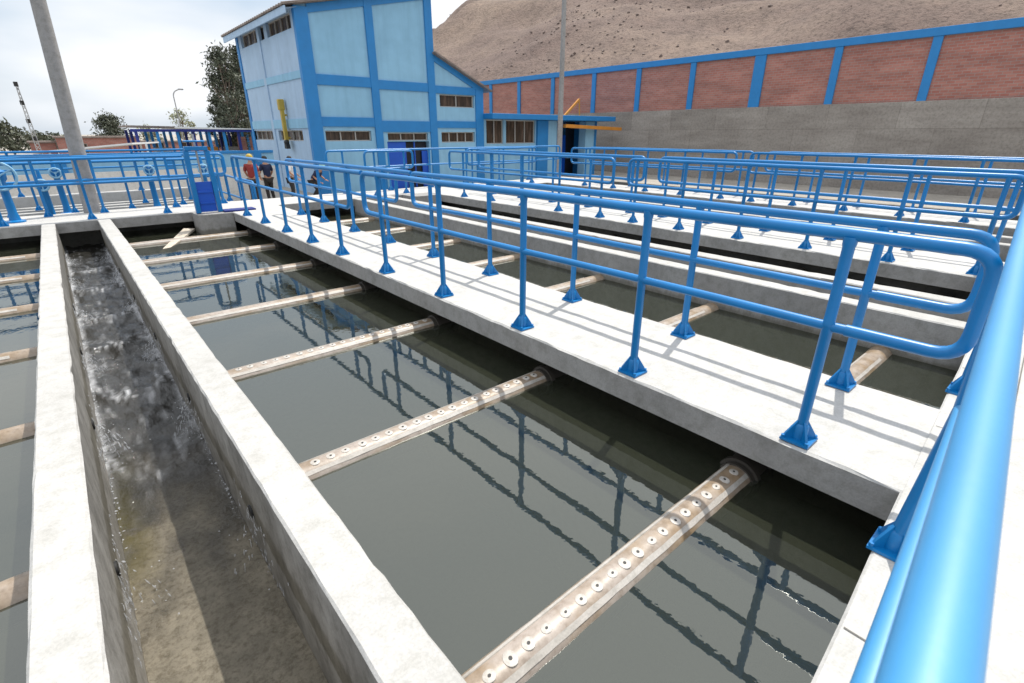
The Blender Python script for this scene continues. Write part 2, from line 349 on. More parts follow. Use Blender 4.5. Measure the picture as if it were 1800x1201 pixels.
# channel walls
CW = [(-.53, -.31, 'pale concrete wall on the left side of the water channel'), (.40, .63, 'pale concrete wall on the right side of the water channel'),
      (6.32, 6.56, 'concrete wall standing in the pool beyond the first walkway'), (7.24, 7.48, 'concrete wall just before the dark pool by the second walkway'),
      (11.9, 12.1, 'concrete channel wall right behind the second walkway'), (12.8, 13.0, 'concrete channel wall before the farthest walkway')]
for i, (x0, x1, lab) in enumerate(CW):
    sides(single('channel_wall', rough_box(x0, x1, -.35, 14.357, -1.25, -.006, .12, .0024, .012, 40+i), M['wall_conc'], lab, 'concrete wall', 'walls of the water channels', loc=(x0, 0, -1.25)), M['wet'] if i < 2 else M['grey_conc'])
def floor_mat():
    m, t, p = mat('wet_channel_floor'); a = nodes_noise(t, 3.5, 6, 0.7); f = nodes_noise(t, 34, 4, 0.7)
    c = ramp(t, a.outputs[0], [(0.3, (0.19, 0.18, 0.168)), (0.5, (0.30, 0.287, 0.268)), (0.7, (0.42, 0.40, 0.37))]).outputs[0]
    c = mixc(t, c, ramp(t, f.outputs[0], [(0.35, (0.6, 0.58, 0.55)), (0.55, (1, 1, 1))]).outputs[0], 1.0)
    tc = t.nodes.new('ShaderNodeTexCoord'); sp = t.nodes.new('ShaderNodeSeparateXYZ'); t.links.new(tc.outputs['Object'], sp.inputs[0])
    mr = t.nodes.new('ShaderNodeMapRange'); mr.inputs[1].default_value = 3.1; mr.inputs[2].default_value = 4.1; t.links.new(sp.outputs[1], mr.inputs[0])
    mx_ = t.nodes.new('ShaderNodeMapRange'); mx_.inputs[1].default_value = -.08; mx_.inputs[2].default_value = -.26; t.links.new(sp.outputs[0], mx_.inputs[0])
    mq = t.nodes.new('ShaderNodeMath'); mq.operation = 'MULTIPLY'; t.links.new(mr.outputs[0], mq.inputs[0]); t.links.new(mx_.outputs[0], mq.inputs[1])
    n2 = nodes_noise(t, 7, 5, 0.7); mm = t.nodes.new('ShaderNodeMath'); mm.operation = 'MULTIPLY'
    t.links.new(ramp(t, n2.outputs[0], [(0.30, (0,0,0)), (0.50, (1,1,1))]).outputs[0], mm.inputs[0]); t.links.new(mq.outputs[0], mm.inputs[1])
    c = mixc(t, c, (0.20, 0.175, 0.03), mm.outputs[0], 'MIX')
    t.links.new(c, p.inputs['Base Color']); p.inputs['Roughness'].default_value = 0.32; bump(t, p, f.outputs[0], 0.35, 0.01); return m
M['chan_floor'] = floor_mat()
b = MB(); b.box(-.31, .40, -.35, 15.3, -1.2, -.9); b.box(6.56, 7.24, -.35, 15.3, -1.2, -.9); b.box(12.1, 12.8, -.35, 15.3, -1.2, -.9)
struct('channel_floor', b, M['chan_floor'])

# running water in the channel
def run_mat():
    m, t, p = mat('running_water'); tc = t.nodes.new('ShaderNodeTexCoord')
    a = nodes_noise(t, 5, 5, 0.65, (2.2, 1.0, 1)); f = nodes_noise(t, 26, 4, 0.7)
    foam = nodes_noise(t, 4.2, 7, 0.75, (1.0, 1.5, 1)); fr = ramp(t, foam.outputs[0], [(0.56, (0,0,0)), (0.72, (1,1,1))])
    at = t.nodes.new('ShaderNodeAttribute'); at.attribute_name = 'foam'
    mm = t.nodes.new('ShaderNodeMath'); mm.operation = 'MULTIPLY_ADD'; mm.use_clamp = True
    t.links.new(fr.outputs[0], mm.inputs[0]); mm.inputs[1].default_value = 0.10; t.links.new(at.outputs['Fac'], mm.inputs[2])
    c = mixc(t, (0.028, 0.027, 0.024), (0.55, 0.56, 0.58), mm.outputs[0], 'MIX'); t.links.new(c, p.inputs['Base Color'])
    p.inputs['Roughness'].default_value = 0.08; p.inputs['IOR'].default_value = 1.6
    bump(t, p, mixc(t, a.outputs[0], f.outputs[0], 0.35, 'MIX'), 0.7, 0.05)
    tr = t.nodes.new('ShaderNodeBsdfTransparent'); tr.inputs[0].default_value = (0.8, 0.77, 0.7, 1)
    mx = t.nodes.new('ShaderNodeMixShader'); al = t.nodes.new('ShaderNodeAttribute'); al.attribute_name = 'alpha'
    t.links.new(al.outputs['Fac'], mx.inputs[0]); t.links.new(tr.outputs[0], mx.inputs[1]); t.links.new(p.outputs[0], mx.inputs[2])
    t.links.new(mx.outputs[0], t.nodes['Material Output'].inputs[0]); return m
M['run'] = run_mat()
PIPES_Y = [1.15, 3.13, 5.11, 7.12, 9.13, 11.2, 13.2]
def chan_z(y):
    pts = [(1.0, -.893), (3.6, -.882), (4.6, -.845), (6.0, -.80), (8.0, -.76), (10.5, -.70), (14.4, -.64)]
    for (a, za), (c, zc) in zip(pts, pts[1:]):
        if y <= c: return za + (zc-za)*max(0, (y-a)/(c-a))
    return -.64
b = MB(); nx, ny = 22, 420; vs = []; foamv = []; alphav = []
for j in range(ny+1):
    y = 0.2 + 14.9*j/ny; amp = max(0, min(1, (y-3.2)/2.5))
    for i in range(nx+1):
        x = -.31 + .71*i/nx; e = min(x+.31, .40-x)
        h = noise.fractal(Vector((x*5, y*3.2, 0)), 1.0, 2.0, 4)*.05 + noise.noise(Vector((x*13, y*9, 4)))*.010
        near = bar = 0
        for py in PIPES_Y[2:]:
            d = abs(y - py + .05); near = max(near, math.exp(-(d/.25)**2)*math.exp(-(e/.13)**2))
        for by in (4.55, 6.05, 7.6, 9.0, 10.6, 12.1):
            c_ = by + .35*(x-.05)**2*6 + .16*noise.noise(Vector((x*4, by, 0))); d = y - c_
            bar = max(bar, math.exp(-(d/(.09 if d < 0 else .30))**2))
        st_ = noise.fractal(Vector((x*16, y*3.0, 9)), 1.0, 2.0, 4); fine = noise.fractal(Vector((x*28, y*22, 3)), 1.0, 2.0, 3)
        z = chan_z(y) + amp*(h + near*.03 + bar*.035) + (1-amp)*.002*noise.noise(Vector((x*9, y*9, 1)))
        vs.append((x, y, max(z, -.896)))
        edge = math.exp(-(e/.035)**2)*(.55 + .5*st_)
        foamv.append(max(0, min(1, amp*(near*(.3+.8*fine) + bar*(.10 + .8*st_ + .6*fine) + edge + max(0, st_-.34)*.7))))
        alphav.append(.05 + .85*max(0, min(1, (y-2.9)/2.4 + .35*noise.fractal(Vector((x*4, y*2.2, 2)), 1.0, 2.0, 4))))
fs = [(j*(nx+1)+i, j*(nx+1)+i+1, (j+1)*(nx+1)+i+1, (j+1)*(nx+1)+i) for j in range(ny) for i in range(nx)]
b.add(vs, fs); cw = struct('channel_water', b, M['run'], smooth=180)
for nm, arr in (('foam', foamv), ('alpha', alphav)):
    at = cw.data.attributes.new(nm, 'FLOAT', 'POINT'); at.data.foreach_set('value', arr)

# spray and jets where the pipes discharge through the channel walls
def spray_mat():
    m, t, p = mat('white_spray'); p.inputs['Base Color'].default_value = (0.75, 0.77, 0.8, 1); p.inputs['Roughness'].default_value = 0.15
    tr = t.nodes.new('ShaderNodeBsdfTransparent'); mx = t.nodes.new('ShaderNodeMixShader'); mx.inputs[0].default_value = 0.45
    t.links.new(tr.outputs[0], mx.inputs[1]); t.links.new(p.outputs[0], mx.inputs[2]); t.links.new(mx.outputs[0], t.nodes['Material Output'].inputs[0]); return m
M['spray'] = spray_mat()
rnd = random.Random(11); b = MB()
def drop(c, r):
    c = Vector(c); s = [Vector((1,0,0)), Vector((-1,0,0)), Vector((0,1,0)), Vector((0,-1,0)), Vector((0,0,1)), Vector((0,0,-1))]
    b.add([c + q*r*rnd.uniform(.6, 1.3) for q in s], [(0,2,4),(2,1,4),(1,3,4),(3,0,4),(2,0,5),(1,2,5),(3,1,5),(0,3,5)])
for sx, wx in ((1, -.31), (-1, .40)):
    for py in PIPES_Y[1:]:
        for q in range(50 if py > 4 else 14):
            y0 = py - .1 + rnd.gauss(0, .035); v = rnd.uniform(.05, .2); t = rnd.random()**.6; zb = chan_z(py)
            p = Vector((wx + sx*(.006 + v*t) , y0 - .05*t + rnd.gauss(0, .012), -.50 + (zb+.50)*t*t)); d = Vector((sx*v, -.05, 2*t*(zb+.50)))*rnd.uniform(.02, .11)
            b.tube([p, p + d*.5, p + d], [.0012, rnd.uniform(.002, .0055), .0012], 5)
        m = 70 if py > 4 else 14
        for q in range(m):
            drop((wx + sx*abs(rnd.gauss(0, .11)), py + rnd.gauss(-.05, .22), chan_z(py) + abs(rnd.gauss(0, .07))), rnd.uniform(.002, .007))
    for q in range(300):
        y = rnd.choice(PIPES_Y[1:]) - .1 + rnd.gauss(0, .28); zz = rnd.uniform(chan_z(y), -.46); l = rnd.uniform(.01, .07)
        b.tube([(wx + sx*.003, y, zz), (wx + sx*.006, y + rnd.uniform(-.01, .01), zz - l*.5), (wx + sx*.004, y + rnd.uniform(-.015, .015), zz - l)], [.001, rnd.uniform(.0015, .004), .001], 5)
    # a ragged line of foam clinging to each wall
    y = 3.7
    while y < 14.2:
        if rnd.random() < .75: drop((wx + sx*rnd.uniform(.004, .03), y, chan_z(y) + abs(rnd.gauss(0, .03))), rnd.uniform(.003, .011))
        y += rnd.uniform(.006, .04)
tag(part('splashing_water', b, M['spray']), 'white spray and foam along both walls of the water channel', kind='stuff')

# ------------------------------------------------------------------ perforated collector pipes
PR = .118; PZ = WZ - .055
def collector(y, x0, x1, label, group, detail=True, collar=True, rnd=random.Random(5)):
    t = thing('collector_pipe', (x0, y, PZ), label, 'pipe', group)
    b = MB(); b.tube([(x0 + (x1-x0)*k/30, y + rnd.uniform(-.002, .002), PZ) for k in range(31)], PR, 24); part('pipe_body', b, M['pipe'], t, smooth=60)
    b = MB(); a = R(58); c = Vector((0, math.cos(a)*(PR+.001), math.sin(a)*(PR+.001)))
    b.bar((x0+.02, y+c.y, PZ+c.z), (x1-.32, y+c.y, PZ+c.z), .022, .008, (0, c.y, c.z)); part('weld_seam', b, M['pvc'], t)
    b = MB(); a = R(124); nn = 60; rr_ = random.Random(int(y*100)); vs = []
    for k in range(nn+1):
        xx = x0 + .01 + (x1-.34-x0)*k/nn; a0 = R(122 + 3*noise.noise(Vector((xx*5, y, 0)))); a1 = R(137 + 2*noise.noise(Vector((xx*7, y, 5))))
        for aa in (a0, a1): vs.append((xx, y + math.cos(aa)*(PR+.0025), PZ + math.sin(aa)*(PR+.0025)))
    b.add(vs, [(2*k, 2*k+1, 2*k+3, 2*k+2) for k in range(nn)]); part('scale_line', b, M['pvc'], t)
    b = MB()
    if collar: b.tube([(x1-.40, y, PZ), (x1-.05, y, PZ)], PR+.012, 24); b.tube([(x1-.36, y, PZ), (x1-.32, y, PZ)], PR+.034, 24); b.tube([(x1-.16, y, PZ), (x1-.12, y, PZ)], PR+.034, 24); part('coupling', b, M['pipe_dark'], t, smooth=40)
    if detail:
        ring0 = hole0 = None; x = x0 + .1; nrm = Vector((0, math.cos(R(96)), math.sin(R(96))))
        q = nrm.to_track_quat('Z', 'X').to_matrix()
        while x < x1 - .45:
            if ring0 is None:
                rb = MB(); rb.lathe([(.034, -.006), (.032, .0015), (.024, .0035), (.011, .004)], (0,0,0), 16); rb.v = [q @ p for p in rb.v]
                ring0 = rb.mesh('orifice', M['pvc'], (0,0,0), 40)
                hb = MB(); hb.lathe([(.0085, .0), (.0085, .006)], (0,0,0), 10); hb.v = [q @ p for p in hb.v]; hole0 = hb.mesh('hole', M['black'])
            sc_ = rnd.uniform(.9, 1.08); o = link('orifice', ring0, t, (x + rnd.uniform(-.012, .012) - x0, nrm.y*PR, nrm.z*PR)); link('hole', hole0, o); o.scale = (sc_, rnd.uniform(.8, 1.1)*sc_, 1)
            x += .118
    return t
ORD = ['nearest', 'second nearest', 'third nearest', 'fourth', 'fifth', 'second farthest', 'farthest']
for k, y in enumerate(PIPES_Y):
    collector(y, .632, 3.455, '%s brown perforated pipe across the pool between channel and walkway' % ORD[k], 'perforated pipes in the middle pool', k < 3)
for k, y in enumerate(PIPES_Y):
    collector(y, 4.0, 6.315, '%s brown perforated pipe in the pool behind the walkway' % ORD[k], 'perforated pipes behind the walkway', False, False)
for k, y in enumerate(PIPES_Y):
    if k: collector(y, -3.2, -.535, '%s brown perforated pipe in the pool at the left edge' % ['', 'nearest', 'second nearest', 'third nearest', 'fourth', 'second farthest', 'farthest'][k], 'perforated pipes in the left pool', False, False)
for k, y in enumerate(PIPES_Y):
    collector(y, 7.485, 9.3, '%s perforated pipe in the dark pool before the second walkway' % ORD[k], 'perforated pipes before the second walkway', False)
# outlet openings in the channel walls
hb = MB(); hb.tube([(0, 0, 0), (.012, 0, 0)], .045, 16); oh = hb.mesh('outlet_hole', M['black'], (0,0,0), 40)
for w_i, (wo, dx, nm) in enumerate((((o for o in COL.objects if o.name == 'channel_wall'), .22, 'l'), ((o for o in COL.objects if o.name == 'channel_wall.001'), -.012, 'r'))):
    wall = next(wo)
    for y in PIPES_Y:
        link('outlet_hole', oh, wall, (dx, y - .1, 1.25 - .50))
# floating board
b = MB(); b.add([(-.05,-1.1,0),(.05,-1.1,0),(.12,1.1,0),(-.12,1.1,0),(-.05,-1.1,.05),(.05,-1.1,.05),(.12,1.1,.05),(-.12,1.1,.05)], [(0,3,2,1),(4,5,6,7),(0,1,5,4),(1,2,6,5),(2,3,7,6),(3,0,4,7)])
for v in b.v: v.z += .012*math.sin(v.y*3)
bd = single('floating_board', b, M['wood'], 'pale weathered board lying in the far corner of the middle pool', 'board', bevel=.008)
bd.location = (1.62, 13.2, WZ - .01); bd.rotation_euler = (R(3), R(3), R(-23))

# ------------------------------------------------------------------ railings
pm = MB(); pm.tube([(0,0,0.01), (0,0,.745), (0,0,.755), (0,0,.765), (0,0,1.185), (0,0,1.2), (0,0,1.24)], [.030,.030,.034,.030,.030,.034,.036], 14); POST = pm.mesh('post', M['blue'], (0,0,0), 50)
pb = MB(); pb.box(-.082, .082, -.082, .082, 0, .014)
for k in range(4):
    c, s = math.cos(k*math.pi/2 + .785), math.sin(k*math.pi/2 + .785); n_ = Vector((-s, c, 0))*.007; d = Vector((c, s, 0))
    a0 = d*.03 + Vector((0,0,.014)); a1 = d*.098 + Vector((0,0,.014)); a2 = d*.088 + Vector((0,0,.045)); a3 = d*.03 + Vector((0,0,.135))
    pb.add([p + n_ for p in (a0,a1,a2,a3)] + [p - n_ for p in (a0,a1,a2,a3)], [(0,1,2,3),(7,6,5,4),(0,4,5,1),(1,5,6,2),(2,6,7,3),(3,7,4,0)])
pb.lathe([(.044, .014), (.042, .10), (.031, .115)], (0,0,0), 14)
for sx in (-1, 1):
    for sy in (-1, 1): pb.lathe([(.012, .014), (.012, .032)], (sx*.068, sy*.068, 0), 8)
BASE = pb.mesh('base_plate', M['blue'], (0,0,0), 35)
def railing(p0, p1, posts, label, group='blue railings along the basins', paint_m=None, loop0=False, loop1=False, top=1.25, mid=.75, z=0, r=.033, gap0=0):
    """p0, p1: ends on the plan; posts: distances from p0"""
    a = Vector((p0[0], p0[1], z)); e = Vector((p1[0], p1[1], z)); d = (e - a); Ln = d.length; d.normalize(); up = Vector((0,0,1))
    t = thing('railing', a, label, 'railing', group)
    pts = []; rad = .13
    rng = random.Random(int(Ln*1000))
    def wav(q): return q + up*rng.uniform(-.004, .004)
    inner = [a + d*(Ln*k/10) for k in range(1, 10)]
    if loop0: pts += [a + d*.5 + up*mid, a + up*mid]
    pts += [a + up*top] + [wav(q + up*top) for q in inner] + [e + up*top]
    if loop1: pts += [e + up*mid, e - d*.5 + up*mid]
    # round only the loop corners
    path = []
    P = pts
    for i, q in enumerate(P):
        corner = (loop0 and i in (1, 2)) or (loop1 and i in (len(P)-2, len(P)-3))
        if corner:
            aa, cc = P[i-1], P[i+1]; d1 = (aa-q).normalized(); d2 = (cc-q).normalized()
            for k in range(7):
                s = k/6; path.append((q + d1*rad)*(1-s)**2 + q*2*s*(1-s) + (q + d2*rad)*s*s)
        else: path.append(q)
    b = MB(); b.tube(path, r, 14 if r < .043 else 28); part('top_rail', b, paint_m or M['blue'], t, smooth=60)
    b = MB(); st0 = [a + d*(.5 if loop0 else 0) + up*mid]
    if gap0: st0 = rounded([a + d*gap0 + up*top, a + d*gap0 + up*mid, a + d*(gap0+.4) + up*mid], .12)
    b.tube(st0 + [wav(q + up*mid) for q in inner if (q-a).length > max(.6, gap0+.5) and (e-q).length > .6] + [e - d*(.5 if loop1 else 0) + up*mid], r*.86, 12)
    part('mid_rail', b, paint_m or M['blue'], t, smooth=60)
    for s in posts:
        po = link('post', POST, t, d*s); po.scale = (1, 1, (top-.01)/1.24); po.rotation_euler = (rng.uniform(-.006, .006), rng.uniform(-.006, .006), math.atan2(d.y, d.x))
        bo = link('base_plate', BASE, po, (0, 0, 0)); bo.scale = (1, 1, 1.24/(top-.01))
    return t
# near railing that runs past the camera; it leans a little towards the deck
nr = thing('railing', (-4, -.2, 0), 'big blurred blue railing on the near deck, closest to the camera', 'railing', 'blue railings along the basins')
tl = lambda x: Vector((x, -.0634 + .0814*x, 1.26)); ml = lambda x: Vector((x, -.04 + .07*x, .75)); bl_ = lambda x: Vector((x, .055 + .053*x, 0))
b = MB(); b.tube([tl(-4 + 19.5*k/60) for k in range(61)], .038, 32); part('top_rail', b, M['lit_blue'], nr, smooth=60)
b = MB(); b.tube([ml(-4 + 19.5*k/60) for k in range(61)], .033, 24); part('mid_rail', b, M['lit_blue'], nr, smooth=60)
for x in (-2.2, .2, 2.45, 4.6, 6.7, 8.8, 10.9, 13.0):
    b = MB(); b.tube([bl_(x) + Vector((0,0,.01)), ml(x), tl(x)], .035, 16); po = part('post', b, M['blue'], nr, smooth=60, loc=bl_(x)); link('base_plate', BASE, po)
ys = [.83, 2.08, 3.39, 4.76, 6.15]
railing((3.06, .24), (3.06, 6.62), [y-.24 for y in ys], 'blue railing on the pool side of the middle walkway, near half', loop0=True, loop1=True, top=1.26)
ys = [7.6, 8.85, 10.15, 11.5, 12.85]
railing((3.06, 6.62), (3.06, 13.25), [y-6.62 for y in ys], 'blue railing on the pool side of the middle walkway, far half', loop1=True, top=1.26, gap0=.5)
ys = [.92, 2.25, 3.66, 5.15, 6.54]
railing((4.06, .36), (4.06, 7.05), [y-.36 for y in ys], 'blue railing on the back edge of the middle walkway, near half', loop0=True, loop1=True, top=1.19, mid=.72)
ys = [7.95, 9.35, 10.85, 12.2]
railing((4.06, 7.05), (4.06, 12.7), [y-7.05 for y in ys], 'blue railing on the back edge of the middle walkway, far half', gap0=.5, loop1=True, top=1.19, mid=.72)
ysA = [.9, 1.9, 3.05, 4.2, 5.4, 6.5]; ysB = [7.4, 8.7, 10, 11.3, 12.6]
for x, nm in ((9.0, 'front edge of the second walkway'), (10.1, 'back edge of the second walkway'), (14.35, 'front edge of the farthest walkway'), (15.35, 'back edge of the farthest walkway')):
    railing((x, .72), (x, 6.7), [y-.72 for y in ysA], 'blue railing on the %s, near half' % nm, loop0=True, loop1=True)
    railing((x, 7.1), (x, 13.3), [y-7.1 for y in ysB], 'blue railing on the %s, far half' % nm, loop0=True, loop1=True)
railing((-9.0, 14.55), (2.3, 14.55), [x+9.0 for x in (-7.5, -5.9, -4.0, -2.5, -1.1, .33, 1.75)], 'blue railing on the front edge of the far deck, left of the sluice gate')
railing((-9.0, 15.62), (3.4, 15.62), [x+9.0 for x in (-6, -4.5, -3, -1.5, -.4, .62, 2.1, 3.2)], 'blue railing on the back edge of the far deck at left', loop1=True)
railing((6.9, 14.6), (8.5, 14.6), [.3, 1.3], 'short blue railing on the far deck between the walkways', loop0=True, loop1=True)
railing((10.6, 14.6), (13.8, 14.6), [.2, 1.6, 3.0], 'blue railing on the far deck behind the second walkway', loop0=True, loop1=True)
railing((6.2, 15.7), (16.2, 15.7), [.5+1.55*k for k in range(7)], 'long blue railing on the back edge of the far deck before the building', loop0=True, loop1=True)

# ------------------------------------------------------------------ gate boxes, valves
def pier(x0, x1, label):
    b = MB(); pr = []; r = .16
    for k in range(7): t = math.pi/2*k/6; pr.append((x0 + r - r*math.cos(math.pi/2 - t)*1.0, 13.66 + r - r*math.sin(math.pi/2 - t)))
    pts = [(x0, 14.355)] + [(x0 + r - r*math.cos(math.pi/2*k/6), 13.66 + r - r*math.sin(math.pi/2*k/6)) for k in range(7)] + [(x1, 13.66), (x1, 14.355)]
    n = len(pts); b.add([(x, y, -1.2) for x, y in pts] + [(x, y, -.008) for x, y in pts], [tuple(range(n))[::-1], tuple(range(n, 2*n))] + [(i, (i+1) % n, n+(i+1) % n, n+i) for i in range(n)])
    return single('concrete_pier', b, M['grey_conc'], label, 'concrete pier', loc=(x0, 14, -1.2), bevel=.012)
pier(2.2, 2.955, 'grey concrete pier under the blue sluice gate, with a rounded corner')
pier(7.9, 8.845, 'grey concrete pier at the far end of the dark pool before the second walkway')
def sluice(x, y, label, hgt=1.38, wd=.46):
    t = thing('sluice_gate', (x, y, 0), label, 'sluice gate', 'blue sluice gates')
    for s in (-1, 1):
        b = MB(); b.bar((x+s*wd/2, y, 0), (x+s*wd/2*.92, y, hgt), .10, .12, (0,1,0)); part('side_post', b, M['blue'], t, bevel=.008)
    b = MB(); b.box(x-wd/2, x+wd/2, y-.08, y+.08, hgt, hgt+.09); part('crosshead', b, M['blue'], t, bevel=.01)
    b = MB(); b.box(x-wd/2+.06, x+wd/2-.06, y-.02, y+.02, .02, .70); 
    for zz in (.2, .45): b.box(x-wd/2+.07, x+wd/2-.07, y-.045, y-.02, zz, zz+.05)
    part('gate_plate', b, M['blue_deep'], t, bevel=.006)
    b = MB(); b.tube([(x, y, .7), (x, y, hgt+.35)], .022, 10); part('stem', b, M['steel'], t, smooth=50)
    b = MB(); b.tube([(x+.2*math.cos(k*.2618), y+.2*math.sin(k*.2618), hgt+.2) for k in range(24)], .018, 8, closed=True)
    for k in range(4): b.tube([(x, y, hgt+.2), (x+.2*math.cos(k*1.57), y+.2*math.sin(k*1.57), hgt+.2)], .012, 8)
    part('handwheel', b, M['blue'], t, smooth=50)
    return t
sluice(2.52, 13.98, 'blue sluice gate frame on the concrete pier at the end of the far deck')
b = MB(); b.box(2.80, 3.5, 13.75, 14.1, .0, .035); single('plate_with_shadow', b, M['navy'], 'dark blue plate and its shadow beside the sluice gate', 'plate', loc=(2.8, 13.75, 0), bevel=.006)  # one thin navy slab draws the plate together with its shadow
def valve_stand(x, y, z0, label, face='y', hw=.2, hz=1.0):
    t = thing('valve_stand', (x, y, z0), label, 'valve stand', 'blue valve stands')
    b = MB(); b.lathe([(.17, 0), (.17, .03), (.10, .05), (.075, .2), (.07, hz-.2), (.11, hz-.15), (.12, hz), (.05, hz+.05), (.03, hz+.25)], (x, y, z0), 18); part('pedestal', b, M['blue'], t, smooth=40)
    b = MB()
    def ring(a): return (x+hw*math.cos(a), y-.16, z0+hz-.08+hw*math.sin(a))
    b.tube([ring(k*.2618) for k in range(24)], .024, 8, closed=True)
    for k in range(3): b.tube([(x, y-.16, z0+hz-.08), ring(k*2.094+.5)], .014, 8)
    b.tube([(x, y, z0+hz-.08), (x, y-.18, z0+hz-.08)], .03, 10); part('handwheel', b, M['pale_blue'], t, smooth=50)
    return t
valve_stand(-.93, 15.05, 0, 'blue valve stand with a pale handwheel at the left edge of the photo', hw=.27, hz=1.02)
valve_stand(-.35, 16.6, -.3, 'slim blue valve stand behind the far deck left of the leaning pole', hz=1.0, hw=.12)
valve_stand(-.05, 18.6, -.3, 'blue valve stand among the baffle walls, left of the pole', hz=1.15, hw=.12)
valve_stand(2.0, 18.4, -.3, 'blue valve stand among the baffle walls, right of the pole', hz=1.15, hw=.12)
valve_stand(3.1, 16.9, -.3, 'blue valve stand behind the sluice gate', hz=1.2, hw=.12)

# baffle basin behind the far deck
b = MB(); b.quad((-9, 16, -.62), (4.1, 16, -.62), (4.1, 21.2, -.62), (-9, 21.2, -.62)); struct('baffle_basin_water', b, M['water'])
for k in range(6):
    y = 16.5 + .82*k
    single('baffle_wall', rough_box(-9 + (k % 2)*.0, 4.0 - (k % 2)*.9, y, y+.16, -1.0, -.22 - .012*k, .3, .004, .01, 60+k), M['deck'],
           '%s pale baffle wall in the basin behind the far deck' % ['nearest', 'second', 'third', 'fourth', 'fifth', 'farthest'][k], 'concrete wall', 'baffle walls', loc=(-9, y, -1))
single('basin_rim', rough_box(-9, 4.3, 21.2, 21.6, -.9, -.02, .3, .005, .012, 71), M['deck'], 'pale concrete rim at the back of the baffle basin', 'concrete wall', loc=(-9, 21.2, -.9))
railing((-8, 21.4), (4.0, 21.4), [1+1.5*k for k in range(8)], 'distant blue railing behind the baffle basin', z=-.02)
railing((-8, 17.9), (3.8, 17.9), [.6+1.25*k for k in range(10)], 'blue railing over the second baffle wall behind the far deck', z=-.2)
railing((-8, 19.6), (3.8, 19.6), [1.1+1.25*k for k in range(9)], 'blue railing over the fourth baffle wall behind the far deck', z=-.25)
railing((4.2, 16.3), (4.2, 21.0), [.3, 1.7, 3.1, 4.4], 'blue railing along the right end of the baffle basin', z=-.9, top=1.35, loop0=True, loop1=True)
b = MB(); b.box(-14, 7.2, 24.0, 24.25, .46, .98); lw = single('low_wall', b, M['pale_blue'], 'low pale blue wall on a concrete plinth behind the baffle basin', 'wall', loc=(-14, 24, -.9), bevel=.01)
b = MB(); b.box(-14, 7.2, 23.96, 24.29, .98, 1.08); part('coping', b, M['blue_trim'], lw)
b = MB(); b.box(-14, 7.2, 23.9, 24.3, -.9, .46); part('plinth', b, M['slab_side'], lw, bevel=.012)
for x in (-3.2, 0, 3.2, 6.4):
    b = MB(); b.box(x, x+.3, 23.95, 24.0, .46, .98); part('pillar', b, M['blue_trim'], lw)

# ------------------------------------------------------------------ main building
GZ = -.9
bl = thing('pump_building', (8.95, 24, GZ), 'tall pale blue building with bright blue columns and a lower sloped wing', 'building')
def holed_wall(mb, axis, c, a0, a1, z0, z1, holes, depth):
    """wall sheet on plane axis=c with recessed openings; depth goes away from the viewer (+)"""
    P = (lambda a, z, d=0: (a, c+d, z)) if axis == 'y' else (lambda a, z, d=0: (c+d, a, z))
    As = sorted({a0, a1, *[h[0] for h in holes], *[h[1] for h in holes]}); Zs = sorted({z0, z1, *[h[2] for h in holes], *[h[3] for h in holes]})
    for x, x2 in zip(As, As[1:]):
        for z, z2 in zip(Zs, Zs[1:]):
            if any(h[0] <= x and x2 <= h[1] and h[2] <= z and z2 <= h[3] for h in holes): continue
            mb.quad(P(x,z), P(x2,z), P(x2,z2), P(x,z2))
    for h in holes:
        x, x2, z, z2 = h
        mb.quad(P(x,z), P(x2,z), P(x2,z,depth), P(x,z,depth)); mb.quad(P(x,z2), P(x2,z2), P(x2,z2,depth), P(x,z2,depth))
        mb.quad(P(x,z), P(x,z2), P(x,z2,depth), P(x,z,depth)); mb.quad(P(x2,z), P(x2,z2), P(x2,z2,depth), P(x2,z,depth))
def window(parent, axis, c, a0, a1, z0, z1, depth, nm):
    b = MB()
    bx = (lambda a, a2, z, z2, d, d2: b.box(a, a2, c+d, c+d2, z, z2)) if axis == 'y' else (lambda a, a2, z, z2, d, d2: b.box(c+d, c+d2, a, a2, z, z2))
    fw = .045
    bx(a0, a1, z0, z0+fw, depth-.1, depth-.04); bx(a0, a1, z1-fw, z1, depth-.1, depth-.04)
    for k in range(nm+1):
        a = a0 + (a1-a0-fw)*k/nm; bx(a, a+fw, z0+fw, z1-fw, depth-.098, depth-.042)
    f = part('window', b, M['frame'], parent)
    b = MB(); bx(a0, a1, z0, z1, depth-.035, depth-.02); part('pane', b, M['glass'], f)
    return f
FX = [(8.95, 9.5), (12.07, 12.45), (15.17, 15.58), (18.12, 18.63)]
fY = 24.06; LX = 9.01; top = lambda x: 6.58 + .217*(x-8.95)
wins_f = [(9.62, 11.86, 1.40, 1.85), (12.72, 15.03, 1.39, 1.76), (15.85, 18.05, 1.28, 1.80), (15.85, 18.05, 3.0, 3.60)]
door_h = (12.66, 15.06, GZ, 1.36)
b = MB(); holed_wall(b, 'y', fY, 8.98, 18.6, GZ, 3.9, wins_f + [door_h], .3)
b.add([(8.98, fY, 3.9), (15.56, fY, 3.9), (15.56, fY, top(15.56)), (8.98, fY, top(8.98))], [(0,1,2,3)])
b.add([(15.56, fY, 3.9), (18.6, fY, 3.9), (15.56, fY, 5.3)], [(0,1,2)])
part('front_wall', b, M['pale_blue'], bl)
b = MB(); b.box(9.3, 18.3, 24.37, 24.42, GZ, 3.9); b.box(9.37, 9.42, 24.45, 32.4, GZ, 6.5); part('interior_shade_sheet', b, M['dark'], bl)  # black sheets added behind the openings as the shade indoors
wins_l = [(24.68, 27.9, 5.85, 6.45), (28.35, 32.2, 5.85, 6.45), (25.2, 28.6, 1.40, 1.87), (29.4, 32.7, 1.40, 1.87)]
